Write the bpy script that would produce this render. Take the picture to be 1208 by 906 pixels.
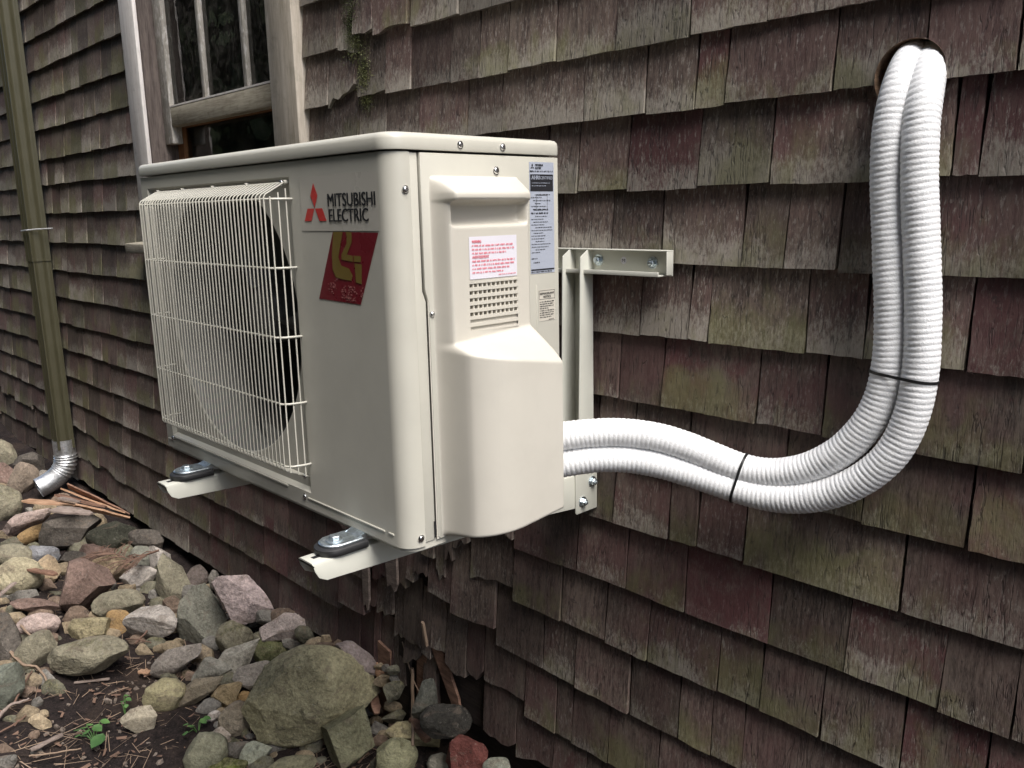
import bpy, bmesh, math, random
import numpy as np
from mathutils import Vector, Matrix, noise

# ------------------------------------------------------------------ camera, light, exposure
S = bpy.context.scene
COL = S.collection
for o in list(bpy.data.objects):
    bpy.data.objects.remove(o)
PW, PH, FPX = 1208.0, 906.0, 992.95
YAW, PITCH, ROLL = -0.80622, -0.20270, -0.02108
CAM = Vector((0.87568, -0.63848, -0.07733))
FWD = Vector((math.sin(YAW) * math.cos(PITCH), math.cos(YAW) * math.cos(PITCH), math.sin(PITCH)))
_r = FWD.cross(Vector((0, 0, 1))).normalized()
_u = _r.cross(FWD)
RIGHT = _r * math.cos(ROLL) + _u * math.sin(ROLL)
UP = -_r * math.sin(ROLL) + _u * math.cos(ROLL)
cd = bpy.data.cameras.new('camera')
cd.sensor_width = 36.0
cd.lens = FPX / PW * 36.0
cd.clip_start, cd.clip_end = 0.02, 400.0
cam = bpy.data.objects.new('camera', cd)
COL.objects.link(cam)
m = Matrix((RIGHT, UP, -FWD)).transposed().to_4x4()
m.translation = CAM
cam.matrix_world = m
S.camera = cam

SUN_EL, SUN_AZ = math.radians(58), math.radians(-13)      # azimuth from +x towards +y
sd = Vector((math.cos(SUN_EL) * math.cos(SUN_AZ), math.cos(SUN_EL) * math.sin(SUN_AZ), math.sin(SUN_EL)))
W = bpy.data.worlds.new('World')
S.world = W
W.use_nodes = True
wn = W.node_tree.nodes
sky = wn.new('ShaderNodeTexSky')
sky.sky_type = 'NISHITA'
sky.sun_disc = False
sky.sun_elevation = SUN_EL
sky.sun_rotation = math.atan2(sd.x, sd.y)
sky.dust_density = 3.0
sky.ozone_density = 1.0
W.node_tree.links.new(sky.outputs[0], wn['Background'].inputs[0])
wn['Background'].inputs[1].default_value = 0.062
sl = bpy.data.lights.new('sun', 'SUN')
sl.energy = 1.5
sl.angle = math.radians(36)
sl.color = (1.0, 0.97, 0.935)
sun = bpy.data.objects.new('sun', sl)
sun.rotation_euler = sd.to_track_quat('Z', 'Y').to_euler()
COL.objects.link(sun)
S.view_settings.view_transform = 'Standard'
S.view_settings.look = 'None'
S.view_settings.exposure = 1.93
S.view_settings.gamma = 1.0
S.cycles.max_bounces = 8
S.cycles.transparent_max_bounces = 12
S.cycles.use_denoising = True

R = random.Random(7)
PI = math.pi


def ray(px, py):
    return (FWD + RIGHT * ((px - PW / 2) / FPX) - UP * ((py - PH / 2) / FPX))


def at(px, py, ax, v):
    d = ray(px, py)
    return CAM + d * ((v - CAM[ax]) / d[ax])


def to_px(p):
    d = Vector(p) - CAM
    z = d.dot(FWD)
    if z < 0.05:
        return None
    return (PW / 2 + FPX * d.dot(RIGHT) / z, PH / 2 - FPX * d.dot(UP) / z, z)


# ------------------------------------------------------------------ node helpers
class NT:
    def __init__(s, name):
        s.m = bpy.data.materials.new(name)
        s.m.use_nodes = True
        s.t = s.m.node_tree
        s.b = s.t.nodes['Principled BSDF']

    def link(s, a, b):
        s.t.links.new(a, b)

    def put(s, sock, v):
        if v is None:
            return
        if hasattr(v, 'is_output'):
            s.link(v, sock)
        elif isinstance(v, (tuple, list)) and len(v) == 3 and sock.type == 'RGBA':
            sock.default_value = (*v, 1)
        else:
            sock.default_value = v

    def math(s, op, a, b=None, c=None, clamp=False):
        n = s.t.nodes.new('ShaderNodeMath')
        n.operation = op
        n.use_clamp = clamp
        for i, v in enumerate((a, b, c)):
            s.put(n.inputs[i], v)
        return n.outputs[0]

    def vmul(s, a, b, op='MULTIPLY'):
        n = s.t.nodes.new('ShaderNodeVectorMath')
        n.operation = op
        s.put(n.inputs[0], a)
        s.put(n.inputs[1], b)
        return n.outputs[0]

    def pos(s):
        return s.t.nodes.new('ShaderNodeNewGeometry').outputs['Position']

    def normal(s):
        return s.t.nodes.new('ShaderNodeNewGeometry').outputs['Normal']

    def attr(s, name):
        n = s.t.nodes.new('ShaderNodeAttribute')
        n.attribute_name = name
        return n

    def sep(s, v):
        n = s.t.nodes.new('ShaderNodeSeparateXYZ')
        s.put(n.inputs[0], v)
        return n.outputs

    def noise(s, vec, scale=1.0, detail=4.0, rough=0.55, dist=0.0, color=False):
        n = s.t.nodes.new('ShaderNodeTexNoise')
        s.put(n.inputs['Vector'], vec)
        n.inputs['Scale'].default_value = scale
        n.inputs['Detail'].default_value = detail
        n.inputs['Roughness'].default_value = rough
        n.inputs['Distortion'].default_value = dist
        return n.outputs['Color' if color else 'Fac']

    def voro(s, vec, scale, feature='F1'):
        n = s.t.nodes.new('ShaderNodeTexVoronoi')
        n.feature = feature
        s.put(n.inputs['Vector'], vec)
        n.inputs['Scale'].default_value = scale
        return n.outputs['Distance']

    def map(s, v, a, b, c=0.0, d=1.0, smooth=True):
        n = s.t.nodes.new('ShaderNodeMapRange')
        n.interpolation_type = 'SMOOTHSTEP' if smooth else 'LINEAR'
        s.put(n.inputs[0], v)
        for i, x in enumerate((a, b, c, d)):
            s.put(n.inputs[i + 1], x)
        return n.outputs[0]

    def mix(s, f, a, b, mode='MIX'):
        n = s.t.nodes.new('ShaderNodeMix')
        n.data_type = 'RGBA'
        n.blend_type = mode
        s.put(n.inputs['Factor'], f)
        s.put(n.inputs['A'] if False else n.inputs[6], a)
        s.put(n.inputs[7], b)
        return n.outputs[2]

    def bump(s, h, strength=0.3, dist=0.002, normal=None):
        n = s.t.nodes.new('ShaderNodeBump')
        n.inputs['Strength'].default_value = strength
        n.inputs['Distance'].default_value = dist
        s.put(n.inputs['Height'], h)
        if normal is not None:
            s.put(n.inputs['Normal'], normal)
        return n.outputs[0]

    def out(s, col=None, rough=None, metal=None, normal=None, spec=None):
        for k, v in (('Base Color', col), ('Roughness', rough), ('Metallic', metal), ('Normal', normal), ('Specular IOR Level', spec)):
            if v is not None:
                s.put(s.b.inputs[k], v)
        return s.m


def plain(name, col, rough=0.5, metal=0.0, var=0.08, scale=40, bump=0.0):
    n = NT(name)
    p = n.pos()
    f = n.noise(p, scale, 4)
    c = n.mix(f, tuple(x * (1 - var) for x in col), tuple(min(1, x * (1 + var)) for x in col))
    nm = n.bump(n.noise(p, scale * 12, 3), bump, 0.0006) if bump else None
    return n.out(c, n.map(f, 0.2, 0.8, rough - 0.06, rough + 0.06), metal, nm)


# --- shingle
def mat_shingle():
    n = NT('weathered_shingle')
    t = n.attr('tint')
    red, grn, gry = n.sep(t.outputs['Vector'])
    rnd = t.outputs['Alpha']
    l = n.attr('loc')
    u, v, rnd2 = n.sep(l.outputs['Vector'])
    p = n.vmul(n.pos(), n.vmul((1, 1, 1), n.math('MULTIPLY', rnd2, 37.0)), 'ADD')
    pg = n.vmul(p, (1.0, 1.0, 0.06))
    grain = n.noise(pg, 150, 6, 0.65, 0.3)
    fine = n.noise(n.vmul(p, (1, 1, 0.16)), 650, 4, 0.6)
    streak = n.noise(n.vmul(p, (1, 1, 0.22)), 26, 5, 0.6, 0.4)
    blot = n.noise(p, 15, 6, 0.68, 0.5)
    blot2 = n.noise(p, 9, 5, 0.6, 0.3)
    pw = n.pos()
    flow = n.noise(n.vmul(pw, (1, 1, 0.8)), 6.5, 5, 0.62, 0.6)
    flow2 = n.noise(n.vmul(n.vmul(pw, (1, 1, 0.8)), (3.1, 7.7, 1.9), 'ADD'), 8.5, 5, 0.62, 0.6)
    speck = n.noise(n.vmul(p, (1, 1, 0.35)), 240, 5, 0.78)
    g2 = n.math('ADD', n.math('MULTIPLY', grain, 0.6), n.math('MULTIPLY', fine, 0.4))
    c = n.mix(n.map(g2, 0.36, 0.62), (0.044, 0.032, 0.028), (0.138, 0.105, 0.087))
    c = n.mix(n.math('MULTIPLY', n.map(streak, 0.45, 0.7), 0.55), c, (0.158, 0.128, 0.104))
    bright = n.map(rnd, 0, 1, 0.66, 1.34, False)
    # faded wash of old red paint, then solid remnants of it
    wash = n.map(flow, 0.36, 0.62)
    c = n.mix(n.math('MULTIPLY', n.math('MULTIPLY', wash, n.map(red, 0, 0.7)), 0.8), c, n.mix(g2, (0.068, 0.031, 0.031), (0.170, 0.093, 0.088)))
    rf = n.math('MULTIPLY', n.map(n.math('ADD', n.math('MULTIPLY', blot, 0.8), n.math('MULTIPLY', speck, 0.35)), n.math('SUBTRACT', 0.90, n.math('MULTIPLY', red, 0.5)), n.math('SUBTRACT', 1.0, n.math('MULTIPLY', red, 0.42))), 0.85)
    c = n.mix(rf, c, n.mix(fine, (0.062, 0.022, 0.024), (0.120, 0.052, 0.052)))
    # bleached silver, mostly towards the butt; the fade also paints in overlap shade
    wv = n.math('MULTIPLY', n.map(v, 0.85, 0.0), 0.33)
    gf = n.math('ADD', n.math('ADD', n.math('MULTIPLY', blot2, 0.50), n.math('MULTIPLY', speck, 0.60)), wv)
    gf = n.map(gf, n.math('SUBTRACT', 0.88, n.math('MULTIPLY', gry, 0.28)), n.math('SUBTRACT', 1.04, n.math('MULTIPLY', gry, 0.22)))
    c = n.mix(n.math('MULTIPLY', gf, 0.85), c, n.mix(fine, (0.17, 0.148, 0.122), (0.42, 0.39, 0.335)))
    # silvery flecks all over
    fl = n.noise(n.vmul(p, (1, 1, 0.22)), 260, 4, 0.7)
    c = n.mix(n.math('MULTIPLY', n.map(fl, 0.54, 0.66), n.map(n.math('ADD', gry, blot), 0.55, 1.25, 0.1, 0.75)), c, (0.30, 0.27, 0.24))
    # green film
    gv = n.math('ADD', n.math('ADD', n.math('MULTIPLY', streak, 0.30), n.math('MULTIPLY', flow2, 0.68)), n.math('MULTIPLY', n.map(v, 1.0, 0.1), 0.22))
    gf2 = n.map(gv, n.math('SUBTRACT', 0.80, n.math('MULTIPLY', grn, 0.32)), n.math('SUBTRACT', 0.97, n.math('MULTIPLY', grn, 0.26)))
    c = n.mix(n.math('MULTIPLY', gf2, 0.60), c, n.mix(speck, (0.060, 0.064, 0.022), (0.215, 0.21, 0.095)))
    # dark fungus dots
    c = n.mix(n.map(n.noise(p, 55, 5, 0.7), 0.60, 0.72, 0, 0.6), c, (0.026, 0.022, 0.02))
    # fine checks (open cracks along the grain)
    chk = n.noise(n.vmul(p, (1, 1, 0.025)), 95, 3, 0.5, 0.2)
    crack = n.map(n.math('ABSOLUTE', n.math('SUBTRACT', chk, 0.5)), 0.0, 0.026, 1.0, 0.0)
    crack = n.math('MULTIPLY', crack, n.map(blot2, 0.42, 0.55))
    c = n.mix(n.math('MULTIPLY', crack, 0.6), c, (0.022, 0.017, 0.016))
    br = n.t.nodes.new('ShaderNodeVectorMath')
    br.operation = 'SCALE'
    n.put(br.inputs[0], c)
    n.put(br.inputs['Scale'], n.math('MULTIPLY', bright, 1.05))
    h = n.math('SUBTRACT', n.math('ADD', n.math('MULTIPLY', grain, 0.9), n.math('MULTIPLY', fine, 0.35)), n.math('MULTIPLY', crack, 0.8))
    nm = n.bump(h, 0.55, 0.0022)
    nm = n.bump(n.noise(p, 30, 4), 0.35, 0.004, nm)
    return n.out(br.outputs[0], n.map(grain, 0.3, 0.7, 0.62, 0.85), 0, nm, 0.35)


def mat_wood(name, dark, light, scale=60, stretch=(1, 1, 0.08), rough=0.75, peel=None, green=0.0):
    n = NT(name)
    p = n.pos()
    g = n.noise(n.vmul(p, stretch), scale, 6, 0.65, 0.4)
    f = n.noise(n.vmul(p, stretch), scale * 6, 4, 0.6)
    b = n.noise(p, 16, 5, 0.65)
    c = n.mix(n.map(n.math('ADD', n.math('MULTIPLY', g, 0.65), n.math('MULTIPLY', f, 0.35)), 0.34, 0.66), dark, light)
    c = n.mix(n.map(b, 0.55, 0.75, 0, 0.5), c, tuple(x * 0.45 for x in dark))
    if peel:
        k = n.noise(n.vmul(p, (1, 1, 0.3)), 90, 5, 0.7)
        c = n.mix(n.map(k, 0.5, 0.6, 0, 0.9), c, peel)
    if green:
        c = n.mix(n.map(n.noise(p, 22, 5, 0.7), 0.5, 0.7, 0, green), c, (0.11, 0.115, 0.05))
    nm = n.bump(n.math('ADD', g, n.math('MULTIPLY', f, 0.5)), 0.5, 0.0015)
    return n.out(c, rough, 0, nm, 0.3)


def mat_rock():
    n = NT('fieldstone')
    oi = n.t.nodes.new('ShaderNodeObjectInfo')
    oc, al, rn = oi.outputs['Color'], oi.outputs['Alpha'], oi.outputs['Random']
    p = n.vmul(n.pos(), n.vmul((1, 1, 1), n.math('MULTIPLY', rn, 23.0)), 'ADD')
    a = n.noise(p, 9, 7, 0.7, 0.8)
    b = n.noise(p, 34, 6, 0.74, 0.5)
    f = n.noise(p, 105, 5, 0.8)
    vein = n.noise(n.vmul(p, (1, 1, 2.4)), 7, 5, 0.65, 1.6)
    sc = n.t.nodes.new('ShaderNodeVectorMath')
    sc.operation = 'SCALE'
    n.put(sc.inputs[0], oc)
    n.put(sc.inputs['Scale'], n.map(n.math('ADD', n.math('MULTIPLY', a, 0.45), n.math('MULTIPLY', f, 0.55)), 0.36, 0.64, 0.45, 1.62, False))
    c = sc.outputs[0]
    c = n.mix(n.map(vein, 0.55, 0.64, 0, 0.45), c, n.mix(b, (0.13, 0.09, 0.065), (0.28, 0.23, 0.18)))
    c = n.mix(n.map(b, 0.57, 0.70, 0, 0.65), c, (0.05, 0.043, 0.036))
    c = n.mix(n.map(n.noise(p, 90, 5, 0.8), 0.60, 0.68, 0, 0.65), c, (0.40, 0.37, 0.32))
    nz = n.sep(n.normal())[2]
    mo = n.math('ADD', n.math('MULTIPLY', n.noise(p, 24, 7, 0.78), 0.72), n.math('ADD', n.math('MULTIPLY', nz, 0.08), n.math('MULTIPLY', f, 0.30)))
    mf = n.map(mo, n.math('SUBTRACT', 0.93, n.math('MULTIPLY', al, 0.50)), n.math('SUBTRACT', 1.03, n.math('MULTIPLY', al, 0.46)))
    c = n.mix(n.math('MULTIPLY', mf, 0.8), c, n.mix(n.map(f, 0.38, 0.62), (0.042, 0.040, 0.018), (0.200, 0.186, 0.105)))
    h = n.math('ADD', n.math('ADD', n.math('MULTIPLY', a, 0.7), n.math('MULTIPLY', b, 0.7)), n.math('MULTIPLY', f, 0.3))
    nm = n.bump(h, 1.0, 0.014)
    return n.out(c, 0.9, 0, nm, 0.2)


def mat_soil():
    n = NT('damp_soil')
    p = n.pos()
    a = n.noise(p, 6, 6, 0.6)
    b = n.noise(p, 45, 6, 0.7)
    f = n.noise(p, 210, 5, 0.75)
    c = n.mix(n.map(n.math('ADD', n.math('MULTIPLY', b, 0.5), n.math('MULTIPLY', f, 0.5)), 0.36, 0.66), (0.009, 0.0068, 0.0065), (0.046, 0.033, 0.030))
    c = n.mix(n.map(a, 0.5, 0.68, 0, 0.5), c, (0.085, 0.06, 0.045))
    c = n.mix(n.map(n.noise(p, 130, 4, 0.7), 0.64, 0.72, 0, 0.75), c, (0.26, 0.19, 0.14))
    nm = n.bump(n.math('ADD', b, n.math('MULTIPLY', f, 0.6)), 0.9, 0.012)
    return n.out(c, 0.9, 0, nm, 0.25)


def mat_paint(name, col, rough=0.36):
    n = NT(name)
    p = n.pos()
    d = n.noise(p, 9, 5, 0.6)
    c = n.mix(n.map(d, 0.35, 0.7), col, tuple(x * 0.93 for x in col))
    s = n.noise(p, 240, 4, 0.7)
    c = n.mix(n.map(s, 0.70, 0.78, 0, 0.35), c, tuple(x * 0.6 for x in col))
    nm = n.bump(n.noise(p, 900, 2), 0.05, 0.0006)
    return n.out(c, n.map(d, 0.2, 0.8, rough - 0.05, rough + 0.08), 0, nm, 0.5)


def mat_hose():
    n = NT('white_hose_plastic')
    p = n.pos()
    a = n.noise(p, 30, 5, 0.6)
    f = n.noise(p, 420, 4, 0.7)
    c = n.mix(n.map(a, 0.4, 0.75), (0.87, 0.878, 0.885), (0.80, 0.808, 0.815))
    c = n.mix(n.map(f, 0.58, 0.72, 0, 0.4), c, (0.66, 0.67, 0.68))
    return n.out(c, 0.5, 0, n.bump(f, 0.5, 0.002), 0.5)


def mat_metal(name, col=(0.62, 0.64, 0.66), rough=0.28):
    n = NT(name)
    p = n.pos()
    d = n.voro(n.vmul(p, (1, 1, 1)), 160)
    f = n.noise(p, 90, 5, 0.65)
    c = n.mix(n.map(d, 0.1, 0.6), tuple(x * 0.75 for x in col), col)
    c = n.mix(n.map(f, 0.55, 0.75, 0, 0.5), c, tuple(x * 0.45 for x in col))
    return n.out(c, n.map(f, 0.3, 0.7, rough - 0.08, rough + 0.18), 1.0, None)


def mat_glass():
    n = NT('old_window_glass')
    nt = n.t
    p = n.pos()
    gl = nt.nodes.new('ShaderNodeBsdfGlossy')
    gl.inputs['Roughness'].default_value = 0.02
    tr = nt.nodes.new('ShaderNodeBsdfTransparent')
    tr.inputs[0].default_value = (0.82, 0.86, 0.82, 1)
    fr = nt.nodes.new('ShaderNodeFresnel')
    fr.inputs[0].default_value = 1.5
    nm = n.bump(n.noise(p, 7, 3), 0.12, 0.01)
    n.link(nm, gl.inputs['Normal'])
    mx = nt.nodes.new('ShaderNodeMixShader')
    n.link(fr.outputs[0], mx.inputs[0])
    n.link(tr.outputs[0], mx.inputs[1])
    n.link(gl.outputs[0], mx.inputs[2])
    df = nt.nodes.new('ShaderNodeBsdfDiffuse')
    df.inputs[0].default_value = (0.30, 0.28, 0.25, 1)
    m2 = nt.nodes.new('ShaderNodeMixShader')
    d = n.noise(p, 26, 6, 0.7, 1.0)
    n.link(n.map(d, 0.40, 0.72, 0.02, 0.20), m2.inputs[0])  # dust film; its pale streaks also stand in for lit reflections
    n.link(mx.outputs[0], m2.inputs[1])
    n.link(df.outputs[0], m2.inputs[2])
    n.link(m2.outputs[0], nt.nodes['Material Output'].inputs[0])
    return n.m


def mat_leaf(name, a, b):
    n = NT(name)
    oi = n.noise(n.pos(), 9, 4, 0.6)
    c = n.mix(n.map(oi, 0.35, 0.65), a, b)
    return n.out(c, 0.6, 0, None, 0.4)


M = dict(
    shingle=mat_shingle(), rock=mat_rock(), soil=mat_soil(),
    paint=mat_paint('beige_enamel', (0.55, 0.535, 0.465)),
    plastic=mat_paint('beige_moulded_plastic', (0.60, 0.57, 0.50), 0.42),
    steel_paint=mat_paint('cream_powder_coat', (0.60, 0.60, 0.53), 0.38),
    hose=mat_hose(), zinc=mat_metal('zinc_plate', (0.66, 0.73, 0.77), 0.36), screw=mat_metal('screw_steel', (0.72, 0.72, 0.72), 0.2),
    galv=mat_metal('galvanised_sheet', (0.80, 0.81, 0.82), 0.46),
    black=plain('black_plastic', (0.012, 0.012, 0.013), 0.4, 0, 0.2), rubber=plain('black_rubber', (0.018, 0.018, 0.019), 0.6, 0, 0.2),
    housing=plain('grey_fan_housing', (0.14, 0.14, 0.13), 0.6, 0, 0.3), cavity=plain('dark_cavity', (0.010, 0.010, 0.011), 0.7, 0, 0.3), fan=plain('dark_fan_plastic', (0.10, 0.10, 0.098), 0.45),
    coil=plain('coil_fins', (0.12, 0.12, 0.12), 0.5, 0.3, 0.2, 300),
    ink=plain('black_ink', (0.02, 0.02, 0.024), 0.5), emred=plain('emblem_red', (0.62, 0.045, 0.04), 0.4),
    stred=plain('dark_red_vinyl', (0.175, 0.016, 0.025), 0.3, 0, 0.12), stolive=plain('olive_gold_print', (0.18, 0.125, 0.03), 0.4, 0, 0.15),
    stpink=plain('faded_print', (0.42, 0.16, 0.15), 0.5, 0, 0.3, 300),
    lblwhite=plain('label_white', (0.74, 0.72, 0.78), 0.4, 0, 0.03), lblsilver=plain('label_silver', (0.47, 0.51, 0.60), 0.35, 0.15, 0.04),
    lblred=plain('label_red_print', (0.75, 0.22, 0.27), 0.5), lblbeige=plain('label_cream', (0.60, 0.565, 0.49), 0.4),
    film=mat_paint('clear_film', (0.56, 0.535, 0.47), 0.24),
    spout=plain('olive_brown_gutter_paint', (0.068, 0.063, 0.036), 0.45, 0, 0.12, 14),
    casing=mat_wood('grey_painted_casing', (0.66, 0.62, 0.59), (0.85, 0.82, 0.79), 40, (1, 1, 0.08), 0.7, None, 0.12),
    casing2=mat_wood('stained_casing', (0.40, 0.35, 0.28), (0.64, 0.58, 0.50), 40, (1, 1, 0.08), 0.7, None, 0.22),
    sash=mat_wood('peeling_sash', (0.30, 0.28, 0.25), (0.50, 0.47, 0.42), 50, (1, 1, 0.1), 0.75, (0.62, 0.60, 0.57), 0.15),
    railw=mat_wood('bare_sash_rail', (0.24, 0.21, 0.16), (0.48, 0.44, 0.35), 50, (0.08, 1, 1), 0.8, None, 0.35),
    jamb=mat_wood('dark_jamb', (0.07, 0.055, 0.05), (0.17, 0.14, 0.125), 60),
    brownw=mat_wood('orange_brown_wood', (0.22, 0.10, 0.045), (0.42, 0.21, 0.10), 60),
    room=plain('dark_room', (0.035, 0.022, 0.018), 0.9, 0, 0.6, 3), board=plain('stained_inner_board', (0.13, 0.06, 0.045), 0.8, 0, 0.5, 6), curtain=plain('dim_red_cloth', (0.10, 0.045, 0.035), 0.9, 0, 0.4, 8),
    sheath=mat_wood('dark_sheathing', (0.022, 0.017, 0.015), (0.055, 0.042, 0.036), 40, (0.08, 1, 1), 0.9),
    lining=mat_wood('cut_wood_lining', (0.10, 0.06, 0.04), (0.26, 0.17, 0.11), 80, (1, 0.1, 1)),
    fresh=mat_wood('fresh_split_wood', (0.30, 0.165, 0.095), (0.56, 0.36, 0.235), 80, (0.15, 0.15, 1), 0.7),
    split=mat_wood('split_shingle_wood', (0.13, 0.07, 0.05), (0.32, 0.19, 0.13), 70, (0.2, 0.2, 1), 0.8),
    greyw=mat_wood('grey_driftwood', (0.18, 0.14, 0.12), (0.36, 0.29, 0.25), 60, (0.3, 0.3, 1), 0.8),
    twig=plain('dry_twig_bark', (0.16, 0.095, 0.068), 0.85, 0, 0.4, 60), stick=plain('pale_stick', (0.28, 0.20, 0.14), 0.8, 0, 0.35, 50),
    litter=plain('dry_litter', (0.17, 0.105, 0.075), 0.9, 0, 0.6, 25),
    moss=mat_leaf('moss_green', (0.045, 0.055, 0.015), (0.13, 0.14, 0.05)),
    lichen=mat_leaf('grey_lichen', (0.08, 0.085, 0.065), (0.20, 0.205, 0.165)),
    sprout=mat_leaf('seedling_green', (0.045, 0.11, 0.03), (0.12, 0.24, 0.07)),
    wood_leaf=mat_leaf('woodland_leaves', (0.04, 0.06, 0.022), (0.11, 0.145, 0.06)),
    bark=plain('tree_bark', (0.07, 0.055, 0.045), 0.9, 0, 0.4, 10), brick=plain('red_brick', (0.19, 0.055, 0.045), 0.9, 0, 0.25, 60, 0.6),
    glass=mat_glass(), foam=plain('white_foam', (0.8, 0.8, 0.78), 0.6),
)


# ------------------------------------------------------------------ mesh helpers
class MB:
    def __init__(s):
        s.v, s.f = [], []

    def add(s, verts, faces):
        k = len(s.v)
        s.v.extend(tuple(v) for v in verts)
        s.f.extend(tuple(i + k for i in f) for f in faces)
        return s

    def box(s, x0, x1, y0, y1, z0, z1):
        return s.add([(x, y, z) for z in (z0, z1) for y in (y0, y1) for x in (x0, x1)],
                     [(0, 2, 3, 1), (4, 5, 7, 6), (0, 1, 5, 4), (2, 6, 7, 3), (0, 4, 6, 2), (1, 3, 7, 5)])

    def prism(s, poly, ax, a, b):
        """poly: 2-D outline in the two axes that are not ax, extruded from a to b along ax"""
        n = len(poly)

        def mk(p, h):
            q = list(p)
            q.insert(ax, h)
            return q
        vs = [mk(p, a) for p in poly] + [mk(p, b) for p in poly]
        fs = [(i, (i + 1) % n, n + (i + 1) % n, n + i) for i in range(n)]
        return s.add(vs, fs + [tuple(range(n))[::-1], tuple(range(n, 2 * n))])

    def tube(s, pts, rad, n=6, cap=True, up=None):
        pts = [Vector(p) for p in pts]
        rr = rad if isinstance(rad, (list, tuple)) else [rad] * len(pts)
        rings, prev = [], None
        for i, p in enumerate(pts):
            t = (pts[min(i + 1, len(pts) - 1)] - pts[max(i - 1, 0)]).normalized()
            if prev is None:
                a = Vector((0, 0, 1)) if abs(t.z) < 0.9 else Vector((1, 0, 0))
                prev = (a - t * a.dot(t)).normalized()
            else:
                prev = (prev - t * prev.dot(t)).normalized()
            q = t.cross(prev)
            rings.append([p + (prev * math.cos(2 * PI * k / n) + q * math.sin(2 * PI * k / n)) * rr[i] for k in range(n)])
        vs = [v for r in rings for v in r]
        fs = [(i * n + k, i * n + (k + 1) % n, (i + 1) * n + (k + 1) % n, (i + 1) * n + k) for i in range(len(pts) - 1) for k in range(n)]
        if cap:
            fs += [tuple(range(n))[::-1], tuple(range((len(pts) - 1) * n, len(pts) * n))]
        return s.add(vs, fs)

    def loft(s, rings, cap0=True, cap1=True):
        n = len(rings[0])
        fs = [(i * n + k, i * n + (k + 1) % n, (i + 1) * n + (k + 1) % n, (i + 1) * n + k) for i in range(len(rings) - 1) for k in range(n)]
        if cap0:
            fs.append(tuple(range(n))[::-1])
        if cap1:
            fs.append(tuple(range((len(rings) - 1) * n, len(rings) * n)))
        return s.add([v for r in rings for v in r], fs)

    def build(s, name, mat, parent=None, smooth=False, bevel=0.0, sharp=35, fix=True, **props):
        me = bpy.data.meshes.new(name)
        base = parent_base(parent)
        me.from_pydata([(v[0] - base[0], v[1] - base[1], v[2] - base[2]) for v in s.v], [], s.f)
        if fix or bevel:
            b = bmesh.new()
            b.from_mesh(me)
            if bevel:
                bmesh.ops.bevel(b, geom=[e for e in b.edges if len(e.link_faces) == 2 and e.calc_face_angle(0) > 0.6], offset=bevel, segments=2, affect='EDGES', profile=0.5)
            bmesh.ops.recalc_face_normals(b, faces=b.faces)
            b.to_mesh(me)
            b.free()
        if smooth or bevel:
            me.polygons.foreach_set('use_smooth', [True] * len(me.polygons))
            me.set_sharp_from_angle(angle=math.radians(sharp))
        return link(name, me, mat, parent, **props)


def parent_base(parent):
    v = Vector((0, 0, 0))
    while parent is not None:
        v += parent.location
        parent = parent.parent
    return v


def link(name, me, mat, parent=None, **props):
    if mat is not None and not me.materials:
        me.materials.append(mat)
    o = bpy.data.objects.new(name, me)
    COL.objects.link(o)
    if parent is not None:
        o.parent = parent
    for k, v in props.items():
        o[k] = v
    return o


def tag(o, label, cat, group=None):
    o['label'] = label
    o['category'] = cat
    if group:
        o['group'] = group
    return o


def thing(name, label, cat, loc, group=None):
    o = bpy.data.objects.new(name, None)
    o.empty_display_size = 0.05
    o.location = loc
    COL.objects.link(o)
    return tag(o, label, cat, group)


def recenter(o):
    """put the origin of a one-mesh thing at its base"""
    me = o.data
    n = len(me.vertices)
    co = np.empty(n * 3, np.float32)
    me.vertices.foreach_get('co', co)
    co = co.reshape(-1, 3)
    c = (co.min(0) + co.max(0)) / 2
    c[2] = co[:, 2].min()
    co -= c
    me.vertices.foreach_set('co', co.ravel())
    o.location = Vector(c.tolist()) + o.location
    return o


def smoothstep(a, b, x):
    t = np.clip((x - a) / (b - a), 0, 1)
    return t * t * (3 - 2 * t)


# ------------------------------------------------------------------ ground
def ground_z(x, y):
    g = -1.47 + 0.066 * max(0.0, min(5.0, -x - 1.0)) * 0.70
    g += 0.07 * math.exp(-max(0.0, 0.5 - y) / 0.3)
    return g


def make_ground():
    xs = [-70, -40, -24, -14, -9, -7] + list(np.arange(-6, 1.6, 0.035)) + [2, 3, 5, 9, 16, 30, 70]
    ys = [-70, -40, -24, -14, -8, -5, -3.5] + list(np.arange(-2.6, 0.62, 0.035)) + [1, 2, 4, 8, 16, 40, 70]
    vs, fs = [], []
    for y in ys:
        for x in xs:
            z = ground_z(x, y)
            z += 0.02 * noise.noise((x * 5, y * 5, 0.3)) + 0.012 * noise.noise((x * 17, y * 17, 1.3))
            vs.append((x, y, z))
    n = len(xs)
    for j in range(len(ys) - 1):
        for i in range(n - 1):
            fs.append((j * n + i, j * n + i + 1, (j + 1) * n + i + 1, (j + 1) * n + i))
    MB().add(vs, fs).build('ground', M['soil'], None, smooth=True, sharp=180, fix=False, kind='structure')


make_ground()

# ------------------------------------------------------------------ house wall
YS = 0.531                       # face of the sheathing behind the shingles
HOLE = Vector((0.420, 0.515, 0.081))
HR = 0.0445
WX0, WX1, WZ0, WZ1 = -2.0, -1.165, -0.15, 1.15     # window opening
wall = thing('house_wall', 'old shingled house wall with worn brown wooden shingles behind the outdoor unit', 'wall', (-2.5, 0.6, -1.45))

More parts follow.
